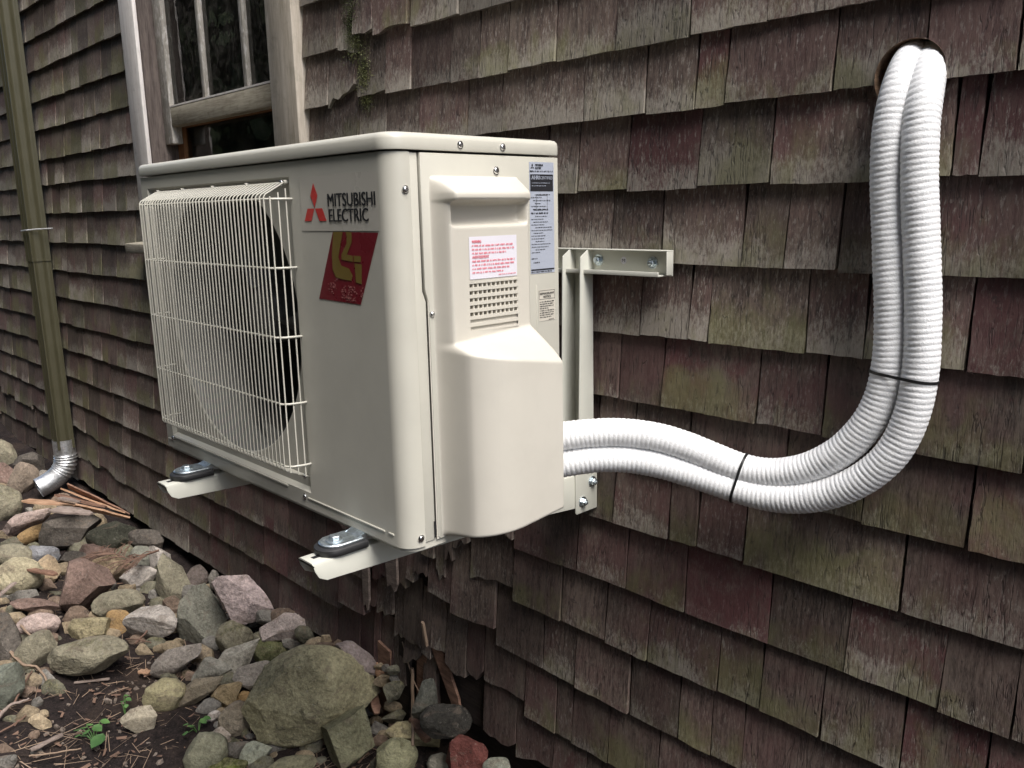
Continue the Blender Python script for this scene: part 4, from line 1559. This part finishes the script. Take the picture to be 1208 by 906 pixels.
def place(px, py, k, size):
    """follow the pixel's ray down to the ground plus a lift"""
    d = ray(px, py)
    t = 0.6
    while t < 12:
        p = CAM + d * t
        if p.z < ground_z(p.x, p.y) + k * size * t / FPX or p.y > 0.515 - 0.40 * size * t / FPX:
            break
        t += 0.004
    return p, t


GREY, WARM, TAN, PINK, OLIVE, DARK, PALE, BLUE, BROWN, OCHRE = (.25, .23, .20), (.28, .225, .175), (.42, .32, .21), (.46, .36, .32), (.25, .228, .165), (.12, .105, .09), (.52, .47, .42), (.25, .25, .26), (.21, .145, .12), (.38, .25, .12)
RK = [
    (8, 535, 26, 30, 0, 'angular', 0, OLIVE, .6, 'mossy stone cut off by the photo edge at the foot of the far wall'),
    (33, 547, 34, 24, 8, 'slab', 0, DARK, .2, 'dark flat-topped stone against the wall left of the downspout'),
    (8, 562, 32, 30, 0, 'angular', 0, BROWN, .1, 'purplish brown stone under the dark flat-topped one'),
    (26, 567, 27, 42, -28, 'round', 0, WARM, .45, 'upright leaning oval stone left of the metal elbow'),
    (50, 566, 21, 21, 15, 'round', 0, GREY, .2, 'rounded grey stone just left of the metal elbow'),
    (64, 558, 10, 14, 0, 'round', 0, GREY, .3, 'small upright stone tucked against the wall beside the downspout'),
    (7, 596, 34, 44, 0, 'round', 0, OLIVE, .75, 'moss covered stone below the leaning oval one at the photo edge'),
    (30, 615, 66, 24, 27, 'slab', 0, PINK, .05, 'long reddish slab leaning just below the metal elbow'),
    (38, 631, 44, 16, 27, 'round', 0, OCHRE, .05, 'orange tan stone under the long reddish slab'),
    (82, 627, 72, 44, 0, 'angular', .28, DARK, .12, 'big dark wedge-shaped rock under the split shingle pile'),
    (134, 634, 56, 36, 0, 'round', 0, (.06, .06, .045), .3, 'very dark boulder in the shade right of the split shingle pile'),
    (12, 656, 50, 26, 0, 'round', 0, OLIVE, .6, 'low mossy stone above the big cream boulder at left'),
    (20, 680, 62, 46, 10, 'round', 0, (.42, .37, .25), .5, 'big cream boulder with mossy underside near the left edge'),
    (54, 674, 30, 32, -35, 'slab', 0, TAN, .1, 'tan slab leaning on the big cream boulder'),
    (51, 655, 36, 20, -5, 'round', 0, BLUE, .1, 'bluish grey stone behind the leaning tan slab'),
    (84, 660, 32, 18, 0, 'angular', 0, DARK, .3, 'dark low stone right of the bluish grey one'),
    (114, 653, 38, 17, -8, 'slab', 0, BROWN, .2, 'brown flat stone lying before the very dark boulder'),
    (132, 671, 42, 33, 0, 'angular', 0, TAN, .1, 'orange tan angular stone above the dry conifer twig'),
    (167, 659, 28, 28, 0, 'round', 0, (.2, .2, .165), .55, 'greenish grey round stone near the wall behind the twig'),
    (188, 661, 27, 30, -15, 'angular', 0, PALE, .15, 'pale split-faced stone right of the greenish grey one'),
    (98, 694, 62, 66, -18, 'angular', .1, BROWN, .2, 'large brown block with pinkish top and dark front face'),
    (164, 681, 42, 26, 0, 'angular', 0, PALE, .05, 'cream stone directly behind the dry conifer twig'),
    (45, 715, 56, 14, -6, 'slab', 0, BROWN, .05, 'flat purplish slate below the tan leaning slab'),
    (46, 738, 48, 26, 8, 'round', 0, PINK, .0, 'pinkish cream oval stone at left of the rubble'),
    (104, 740, 46, 24, 12, 'angular', 0, (.36, .31, .19), .25, 'two-tone yellow and grey stone above the olive boulder'),
    (140, 713, 56, 30, 10, 'round', 0, OLIVE, .45, 'olive stone lying under the dry conifer twig'),
    (139, 735, 30, 26, 0, 'angular', 0, OCHRE, .4, 'mustard coloured stone left of the big pale block'),
    (181, 735, 68, 40, 10, 'angular', 0, PALE, .0, 'big pale grey block in the middle of the rubble'),
    (103, 773, 98, 44, 8, 'round', 0, OLIVE, .7, 'long olive boulder at the edge of the bare soil'),
    (40, 770, 34, 52, -42, 'round', 0, OLIVE, .35, 'olive brown stone left of the long olive boulder'),
    (7, 758, 40, 66, 0, 'angular', 0, DARK, .1, 'tall dark stone at the left photo edge'),
    (5, 815, 42, 54, 15, 'angular', 0, (.17, .18, .145), .4, 'greenish grey stone at the left edge below the tall dark one'),
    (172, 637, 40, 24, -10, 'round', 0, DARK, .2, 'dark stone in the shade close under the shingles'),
    (205, 683, 40, 58, 8, 'angular', -.45, OLIVE, .5, 'olive pointed stone shaped like a tooth near the wall'),
    (232, 682, 26, 30, 0, 'angular', 0, (.17, .14, .125), .1, 'brown grey stone between the pointed one and the pink rock'),
    (238, 724, 54, 66, 4, 'slab', -.15, (.21, .205, .165), .45, 'large upright grey green slab left of the pink rock'),
    (286, 706, 82, 48, -40, 'angular', .1, (.52, .42, .40), .0, 'large pinkish white rock tilted against the shingles'),
    (276, 754, 38, 40, 30, 'round', 0, OLIVE, .85, 'moss coated stone at the foot of the pinkish white rock'),
    (252, 684, 12, 22, 0, 'round', 0, GREY, .1, 'narrow grey stone beside the top of the pink rock'),
    (335, 743, 54, 34, 15, 'angular', 0, (.50, .42, .38), .0, 'pink white angular stone below the pinkish rock by the shingles'),
    (320, 769, 36, 36, 0, 'round', 0, (.14, .15, .07), .95, 'bright mossy stone under the pink white angular one'),
    (366, 817, 158, 112, 14, 'round', -.12, (.38, .345, .215), .50, 'huge mossy boulder at the bottom near the wall'),
    (421, 777, 62, 27, -36, 'round', 0, (.33, .27, .25), .0, 'long pinkish grey stone lying behind the huge mossy boulder'),
    (409, 872, 68, 84, -6, 'slab', -.1, (.25, .24, .15), .65, 'upright mossy rock in front of the huge boulder'),
    (208, 777, 62, 30, 28, 'slab', 0, (.30, .265, .23), .05, 'brownish grey slab above the round tan stone'),
    (281, 777, 58, 32, 40, 'angular', 0, (.36, .335, .28), .1, 'pale grey wedge leaning up to the right'),
    (248, 790, 42, 28, 32, 'angular', 0, (.30, .285, .24), .2, 'grey stone left of the pale grey wedge'),
    (237, 812, 66, 26, 30, 'slab', 0, (.25, .21, .15), .3, 'long brown slab by the bare soil'),
    (195, 820, 45, 36, 8, 'round', 0, (.36, .32, .19), .45, 'round yellowish tan stone sitting on the soil'),
    (166, 850, 38, 30, 12, 'angular', 0, (.42, .37, .28), .1, 'pale tan block lying alone on the soil'),
    (271, 818, 36, 28, 28, 'angular', 0, (.34, .26, .15), .2, 'ochre tan block left of the huge boulder'),
    (287, 823, 18, 14, 20, 'round', 0, OCHRE, .0, 'small orange stone against the ochre tan block'),
    (303, 797, 48, 30, -12, 'angular', 0, (.28, .25, .215), .2, 'hollowed grey brown stone touching the huge boulder'),
    (276, 850, 32, 44, -8, 'angular', -.2, (.32, .27, .2), .15, 'triangular tan stone left of the huge boulder foot'),
    (252, 845, 17, 11, 30, 'round', 0, PALE, .0, 'small white pebble stone near the triangular one'),
    (257, 873, 32, 23, 28, 'angular', 0, (.45, .38, .31), .0, 'cream block low in the photo near the green stone'),
    (281, 883, 38, 20, 0, 'angular', 0, (.15, .135, .115), .1, 'dark stone right of the cream block'),
    (301, 889, 36, 25, 8, 'angular', 0, (.37, .38, .29), .3, 'pale green stone before the huge boulder'),
    (266, 903, 48, 14, 4, 'round', 0, (.16, .2, .04), 1.0, 'bright green mossy stone at the bottom photo edge'),
    (243, 890, 48, 48, 0, 'round', 0, (.22, .215, .15), .5, 'greenish stone behind the bright green mossy one'),
    (344, 904, 60, 24, 14, 'round', 0, (.29, .27, .17), .5, 'olive stone at the bottom edge below the huge boulder'),
    (468, 894, 46, 42, 10, 'round', 0, (.29, .28, .17), .7, 'mossy stone at the bottom right of the upright mossy rock'),
    (488, 866, 66, 28, -14, 'slab', 0, (.36, .31, .18), .3, 'flat yellowish stone under the thin dry stem'),
    (551, 894, 44, 42, -14, 'angular', -.3, (.17, .062, .052), .0, 'broken red brick piece at the bottom of the wall'),
    (519, 901, 28, 24, 0, 'round', 0, (.27, .25, .2), .3, 'round grey stone left of the broken brick'),
    (586, 904, 30, 20, 0, 'round', 0, (.28, .29, .23), .3, 'pale greenish stone right of the broken brick'),
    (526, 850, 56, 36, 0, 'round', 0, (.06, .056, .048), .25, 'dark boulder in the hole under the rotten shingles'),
    (503, 826, 26, 46, -10, 'angular', -.3, (.14, .14, .115), .3, 'pointed grey stone showing through the rotten shingles'),
]
for i, (px, py, w, h, ang, kd, tp, colr, moss, lab) in enumerate(RK):
    c, t = place(px, py, 0.40, (w + h) / 2)
    s = t / FPX * c.__class__((0, 0, 0)).length if False else (c - CAM).dot(FWD) / FPX
    big = w > 90
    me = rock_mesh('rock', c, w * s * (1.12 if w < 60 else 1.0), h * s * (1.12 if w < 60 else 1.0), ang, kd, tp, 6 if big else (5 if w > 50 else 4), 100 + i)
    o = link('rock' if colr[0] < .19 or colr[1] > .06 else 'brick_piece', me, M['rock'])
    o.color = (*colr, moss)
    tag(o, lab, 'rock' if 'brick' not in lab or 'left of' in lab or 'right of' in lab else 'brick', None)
    recenter(o)

rf = random.Random(21)
cnt = 0
occ = [(r[0], r[1], r[2], r[3]) for r in RK]
STOP = {'in', 'at', 'of', 'on', 'under', 'against', 'left', 'right', 'just', 'tucked', 'leaning', 'below', 'above', 'behind', 'lying', 'near', 'beside', 'directly', 'cut', 'with', 'between', 'tilted', 'touching', 'low', 'before', 'close', 'sitting', 'by', 'shaped', 'showing', 'stone'}


def short(lab):
    w = []
    for k, x in enumerate(lab.split()):
        if k and x in STOP and len(w) > 1 or len(w) >= 5:
            if x == 'stone':
                w.append(x)
            break
        w.append(x)
    return ' '.join(w)


HEADS = {}
for r in RK:
    HEADS.setdefault(short(r[9]), []).append(r)
CLEAR = [(r[0], r[1], k) for k, v in HEADS.items() if len(v) == 1 for r in v if r[2] > 24]
seen = set()
tries = 0
while cnt < 150 and tries < 9000:
    tries += 1
    px = rf.uniform(0, 470)
    py = rf.uniform(560, 906)
    foot = 545 + px * 0.50
    soil = in_poly((px, py), [(70, 800), (150, 765), (200, 800), (250, 840), (215, 906), (40, 906)])
    if py < foot + 8 or soil:
        continue
    w = rf.uniform(13, 34)
    if any(abs(a - px) < c_ * .40 and abs(b - py) < d_ * .40 for (a, b, c_, d_) in occ):
        continue
    nb = min(CLEAR, key=lambda q: (q[0] - px) ** 2 + (q[1] - py) ** 2)
    dx, dy = px - nb[0], py - nb[1]
    dr = ('just left of' if dx < 0 else 'just right of') if abs(dx) > abs(dy) else ('just above' if dy < 0 else 'just below')
    tone, tcol = rf.choice([('grey', (.23, .215, .19)), ('brown', (.22, .16, .12)), ('tan', (.34, .27, .18)), ('mossy', (.2, .19, .14))])
    sz = 'tiny' if w < 18 else 'small'
    kd = rf.choice(['angular', 'round', 'angular'])
    lab = f"{sz} {tone} filler stone {dr} the {nb[2]}"
    if lab in seen:
        continue
    seen.add(lab)
    h = w * rf.uniform(.55, .9)
    c, t = place(px, py + 3, 0.12, (w + h) / 2)
    s = (c - CAM).dot(FWD) / FPX
    me = rock_mesh('small_rock', c, w * s, h * s, rf.uniform(-30, 30), kd, 0, 3, 900 + cnt)
    o = link('small_rock', me, M['rock'])
    g = rf.uniform(.75, 1.15)
    o.color = (tcol[0] * g, tcol[1] * g, tcol[2] * g, .8 if tone == 'mossy' else rf.uniform(.05, .35))
    tag(o, lab, 'rock', 'small stones wedged in the rubble')
    recenter(o)
    occ.append((px, py, w, h))
    cnt += 1

# grit and pebbles
pb = MB()
b = bmesh.new()
bmesh.ops.create_icosphere(b, subdivisions=1, radius=1)
ico_v = [v.co.copy() for v in b.verts]
ico_f = [tuple(v.index for v in f.verts) for f in b.faces]
b.free()
for _ in range(900):
    px, py = rf.uniform(-20, 620), rf.uniform(590, 930)
    p, t = place(px, py, 0.0, 3)
    if p.y > 0.49:
        continue
    s = rf.uniform(0.003, 0.011) * (1 if rf.random() < .85 else 1.7)
    q = Matrix.Rotation(rf.uniform(0, 6), 3, Vector((rf.gauss(0, 1), rf.gauss(0, 1), rf.gauss(0, 1))).normalized())
    sc_ = Vector((rf.uniform(.7, 1.3), rf.uniform(.6, 1.1), rf.uniform(.4, .8))) * s
    pb.add([p + q @ Vector((v.x * sc_.x, v.y * sc_.y, v.z * sc_.z)) * rf.uniform(.7, 1.15) for v in ico_v], ico_f)
o = pb.build('pebbles', M['rock'], None, fix=False, kind='stuff')
o.color = (.22, .18, .15, .1)
# leaf litter: needles, chips and crumbs
lt = MB()
lc = MB()
for _ in range(1900):
    px, py = rf.uniform(-20, 600), rf.uniform(640, 930)
    p, t = place(px, py, 0.0, 3)
    if p.y > 0.49:
        continue
    a = rf.uniform(0, 2 * PI)
    d = Vector((math.cos(a), math.sin(a), rf.uniform(-.25, .35)))
    e = Vector((-d.y, d.x, rf.uniform(-.6, .6)))
    p = p + Vector((0, 0, 0.006))
    if rf.random() < .6:
        l, w = rf.uniform(.01, .045), rf.uniform(.0006, .0013)
        tgt = lt
    else:
        l, w = rf.uniform(.003, .014), rf.uniform(.002, .006)
        tgt = lc
    tgt.add([p - d * l - e * w, p + d * l - e * w * .4, p + d * l * .8 + e * w, p - d * l * .9 + e * w * .8], [(0, 1, 2, 3)])
lt.build('needle_litter', M['stick'], None, fix=False, kind='stuff')
lc.build('leaf_litter', M['litter'], None, fix=False, kind='stuff')


# ------------------------------------------------------------------ wood scraps, twigs, plants
def slat(name, p0, p1, lift, width, thick, mat, label, group, wob=0.25):
    """a flat split piece of wood between two pixel points, lying at given heights"""
    a = at(p0[0], p0[1], 1, p0[2])
    b_ = at(p1[0], p1[1], 1, p1[2])
    d = (b_ - a).normalized()
    sd_ = d.cross(Vector((0, 0, 1))).normalized()
    nn = sd_.cross(d)
    sd_ = (sd_ * math.cos(wob) + nn * math.sin(wob)).normalized()
    nn = sd_.cross(d)
    mb = MB()
    rings = []
    n = 6
    rq = random.Random(int(p0[0] * 7 + p1[1]))
    for k in range(n + 1):
        t = k / n
        c = a.lerp(b_, t) + nn * rq.uniform(-.0015, .0015)
        w = width * (0.55 + 0.45 * math.sin(PI * min(1, t * 1.15 + .12))) * rq.uniform(.9, 1.1)
        if k == n:
            w *= .4
        rings.append([c - sd_ * w / 2 - nn * thick / 2, c + sd_ * w / 2 - nn * thick / 2, c + sd_ * w / 2 + nn * thick / 2, c - sd_ * w / 2 + nn * thick / 2])
    mb.loft(rings)
    o = mb.build(name, mat, None)
    tag(o, label, 'wood scrap', group)
    return recenter(o)


G = 'split wood pieces below the downspout'
slat('wood_splinter', (80, 573, .30), (153, 607, .46), 0, .045, .006, M['split'], 'uppermost long brown splinter in the pile by the metal elbow', G, .9)
slat('wood_splinter', (73, 577, .28), (148, 605, .44), 0, .035, .006, M['fresh'], 'pale long splinter second from the top of the pile', G, .5)
slat('wood_splinter', (68, 584, .26), (125, 598, .38), 0, .06, .006, M['split'], 'dark brown broad splinter in the middle of the pile', G, .3)
slat('wood_splinter', (30, 590.5, .16), (90, 596, .30), 0, .085, .006, M['fresh'], 'orange pointed splinter sticking out left under the metal elbow', G, .2)
slat('wood_splinter', (88, 596, .24), (153, 611, .42), 0, .03, .007, M['fresh'], 'orange edged splinter reaching towards the wall', G, .6)
slat('wood_splinter', (70, 587, .24), (95, 592, .30), 0, .05, .005, M['greyw'], 'short grey splinter on the pile below the elbow', G, .2)
slat('wood_splinter', (64, 600, .17), (108, 606, .25), 0, .075, .006, M['greyw'], 'pale grey flat shingle scrap lying on the dark wedge rock', G, .1)


def on_ground(px, py, up=0.02):
    p, t = place(px, py, 0.0, 2)
    return p + Vector((0, 0, up))


def scrap(name, p0, p1, width, thick, mat, label, group=None, up0=.03, up1=.03, wob=.2, cat='wood scrap'):
    a, b_ = on_ground(*p0, up0), on_ground(*p1, up1)
    d = (b_ - a).normalized()
    sd_ = d.cross(Vector((0, 0, 1))).normalized()
    nn = sd_.cross(d)
    sd_ = (sd_ * math.cos(wob) + nn * math.sin(wob)).normalized()
    nn = sd_.cross(d)
    rings = []
    rq = random.Random(int(p0[0] * 7 + p1[1]))
    for k in range(6):
        t = k / 5
        c = a.lerp(b_, t) + nn * rq.uniform(-.002, .002)
        w = width * rq.uniform(.8, 1.05) * (1 if k not in (0, 5) else .7)
        th = thick * rq.uniform(.8, 1.1)
        rings.append([c - sd_ * w / 2 - nn * th / 2, c + sd_ * w / 2 - nn * th / 2, c + sd_ * w / 2 + nn * th / 2, c - sd_ * w / 2 + nn * th / 2])
    o = MB().loft(rings).build(name, mat, None, bevel=min(thick, width) * .15)
    tag(o, label, cat, group)
    return recenter(o)


scrap('wood_chunk', (448, 822), (470, 850), .040, .028, M['fresh'], 'tan split wood chunk leaning behind the upright mossy rock', None, .10, .07)
scrap('wood_chip', (487, 881), (507, 899), .026, .014, M['split'], 'pinkish wood chip at the foot of the thin pale stick', None, .08, .06)
scrap('wood_chip', (440, 838), (446, 862), .024, .008, M['split'], 'reddish bark scrap left of the tan wood chunk', None, .08, .05)
scrap('wood_chip', (432, 858), (450, 845), .018, .008, M['greyw'], 'brown wood sliver lying across the reddish bark scrap', None, .07, .08)
scrap('slate_shard', (36, 702), (70, 709), .035, .010, M['split'], 'thin brown shingle shard lying on the purplish slate', None, .10, .10, .2)
scrap('wood_chip', (88, 809), (130, 805), .012, .006, M['greyw'], 'flat grey brown stick lying on the soil', None, .012, .012)
scrap('wood_chip', (37, 893), (75, 874), .016, .008, M['greyw'], 'short broad pale stick at the bottom left of the soil', None, .02, .02)
scrap('wood_chip', (165, 796), (178, 797), .035, .006, M['fresh'], 'small square pinkish chip on the dark soil', None, .012, .012)
scrap('wood_chip', (0, 723), (22, 712), .025, .008, M['greyw'], 'grey board end at the left edge beside the purplish slate', None, .06, .08)


def stick_(name, pts, r0, r1, mat, label, cat='stick', group=None, ups=None):
    P = [on_ground(px, py, u) for (px, py, u) in pts]
    P = catmull(P, 5)
    n = len(P)
    o = MB().tube([p + Vector((R.uniform(-1, 1), R.uniform(-1, 1), R.uniform(-1, 1))) * r0 * .25 for p in P], [r0 + (r1 - r0) * k / (n - 1) for k in range(n)], 6).build(name, mat, None, smooth=True, sharp=60)
    tag(o, label, cat, group)
    return recenter(o)


stick_('stick', [(15, 787, .05), (30, 800, .045), (48, 803, .04), (60, 818, .02)], .0055, .003, M['stick'], 'curved pale stick reaching over the leaf litter at left')
stick_('stick', [(489.5, 847, .14), (489, 875, .10), (488, 906, .06)], .0045, .004, M['stick'], 'thin pale upright stick beside the flat yellowish stone')
stick_('stick', [(478, 824, .16), (492, 850, .10), (512, 868, .08), (532, 879, .06)], .0016, .0012, M['stick'], 'thin dry stem arching over the flat yellowish stone')
stick_('stick', [(45, 792, .03), (52, 775, .05), (57, 763, .06)], .0045, .003, M['stick'], 'pale stick leaning on the long olive boulder')
stick_('stick', [(28, 758, .06), (38, 766, .05), (50, 770, .05)], .004, .003, M['stick'], 'short broken stick between the two olive stones')
stick_('stick', [(94, 790, .02), (103, 780, .04), (114, 777, .045)], .004, .002, M['stick'], 'bent pale twig at the soil edge of the long olive boulder')
stick_('stick', [(36, 900, .02), (60, 897, .02), (97, 891, .02)], .003, .002, M['stick'], 'long thin yellowish stem below the green seedling')
stick_('stick', [(128, 824, .012), (142, 818, .012), (152, 815, .012)], .002, .0015, M['stick'], 'very thin grey stem lying on the dark soil')
stick_('stick', [(0, 858, .03), (15, 843, .03), (36, 836, .03)], .006, .003, M['greyw'], 'thick grey stick at the left edge of the leaf litter')
stick_('stick', [(0, 872, .02), (18, 862, .02), (34, 850, .02)], .003, .002, M['twig'], 'brown twig just under the thick grey stick')
stick_('stick', [(18, 842, .03), (30, 822, .04), (40, 806, .04)], .003, .002, M['twig'], 'brown twig crossing the curved pale stick')
stick_('stick', [(160, 770, .03), (175, 762, .05), (186, 748, .07)], .004, .002, M['twig'], 'reddish twig in front of the big pale block')
stick_('stick', [(150, 764, .03), (165, 768, .04), (180, 772, .04)], .0025, .002, M['twig'], 'fine reddish twig crossing below the big pale block')

# dry conifer twig with side shoots
tw = MB()
axis = [on_ground(192, 689, .13), on_ground(178, 694, .13), on_ground(160, 697, .12), on_ground(140, 690, .12), on_ground(120, 684, .11)]
axis = catmull(axis, 8)
tw.tube(axis, [.0045 - .003 * k / len(axis) for k in range(len(axis))], 5)
for k in range(2, len(axis) - 1):
    for s in (-1, 1):
        if R.random() < .2:
            continue
        t = (axis[k + 1] - axis[k - 1]).normalized()
        sd_ = t.cross(Vector((0, 0, 1))).normalized() * s
        L = R.uniform(.05, .13)
        e = axis[k] + (t * .75 + sd_ * .8 + Vector((0, 0, R.uniform(-.35, .15)))) * L
        mid = axis[k].lerp(e, .5) + Vector((0, 0, .008))
        tw.tube([axis[k], mid, e], [.0022, .0018, .001], 4)
        for q in range(5):
            f_ = R.uniform(.3, 1)
            p = axis[k].lerp(e, f_)
            tw.tube([p, p + (t * R.uniform(.2, .8) + sd_ * R.uniform(-.6, .6) + Vector((0, 0, R.uniform(-.5, .4)))) * R.uniform(.012, .03)], .0009, 3)
o = tw.build('conifer_twig', M['twig'], None, fix=False)
tag(o, 'dry reddish conifer twig lying across the rocks left of the big pale block', 'twig')
recenter(o)


def seedling(px, py, spec, label):
    base = on_ground(px, py, .0)
    t_ = thing('seedling', label, 'plant', base)
    st_ = MB()
    leaves = []
    for (dx, dy, size, hang) in spec:
        tip = on_ground(px + dx, py + dy, .035)
        st_.tube([base, base.lerp(tip, .5) + Vector((0, 0, .012)), tip], [.0012, .001, .0008], 5)
        leaves.append((tip, size, hang))
    st_.build('stem', M['sprout'], t_, smooth=True)
    for tip, size, hang in leaves:
        mb = MB()
        d = Vector((math.cos(hang), math.sin(hang), -.25)).normalized()
        s_ = d.cross(Vector((0, 0, 1))).normalized()
        nn = s_.cross(d)
        vs = []
        prof = [(0, .02), (.15, .3), (.35, .45), (.6, .42), (.85, .2), (1, .01)]
        for u, w in prof:
            c = tip + d * size * u - nn * size * .12 * u * u
            vs += [c - s_ * w * size + nn * .06 * size, c - nn * .02 * size, c + s_ * w * size + nn * .06 * size]
        mb.add(vs, [(3 * i + j, 3 * i + j + 1, 3 * i + j + 4, 3 * i + j + 3) for i in range(5) for j in range(2)])
        mb.build('leaf', M['sprout'], t_, smooth=True, fix=False)


seedling(112, 878, [(12, 2, .045, -1.1), (0, -8, .03, .4), (-12, -4, .022, 2.6), (8, -14, .026, .9), (-8, -8, .02, 1.9), (-18, -2, .022, 3.0), (-16, 4, .018, 3.6), (-4, -2, .02, -2.0)], 'green seedling with one large leaf growing from the bare soil')
seedling(148, 846, [(2, -9, .018, .6), (-3, -4, .016, 2.3), (3, -2, .014, -.5), (0, -12, .014, 1.4)], 'small green sprout behind the pale tan block on the soil')
seedling(234, 866, [(4, -4, .022, .3), (-8, 6, .022, 2.6), (-12, 3, .016, 3.2), (8, -6, .02, .9), (-10, 12, .018, -2.2)], 'small green sprout beside the greenish stone near the bottom')

# ------------------------------------------------------------------ woodland opposite the wall (it shades the yard and shows in the panes)
wd = MB()
rw = random.Random(5)
bk = MB()
for k in range(96):
    x, y = rw.uniform(-17, 6.0), rw.uniform(-8.0, -3.3)
    hgt = rw.uniform(7, 12)
    bk.tube([(x, y, -1.6), (x + rw.uniform(-.2, .2), y, 1.5), (x + rw.uniform(-.4, .4), y, hgt)], [rw.uniform(.10, .2), .1, .03], 7)
    for _ in range(420):
        z = rw.uniform(-0.9, hgt)
        rad_ = 1.7 * (1 - .6 * max(0, z) / hgt)
        a, r = rw.uniform(0, 2 * PI), rad_ * math.sqrt(rw.random())
        c = Vector((x + r * math.cos(a), y + r * math.sin(a), z))
        s = rw.uniform(.14, .34)
        d = Vector((rw.gauss(0, 1), rw.gauss(0, 1), rw.gauss(0, .6))).normalized()
        e = d.cross(Vector((rw.gauss(0, 1), rw.gauss(0, 1), rw.gauss(0, 1)))).normalized()
        wd.add([c - d * s, c + e * s * .5, c + d * s, c - e * s * .5], [(0, 1, 2, 3)])
wd.build('woodland', M['wood_leaf'], None, fix=False, kind='stuff')
bk.build('woodland_trunks', M['bark'], None, smooth=True, fix=False, kind='stuff')
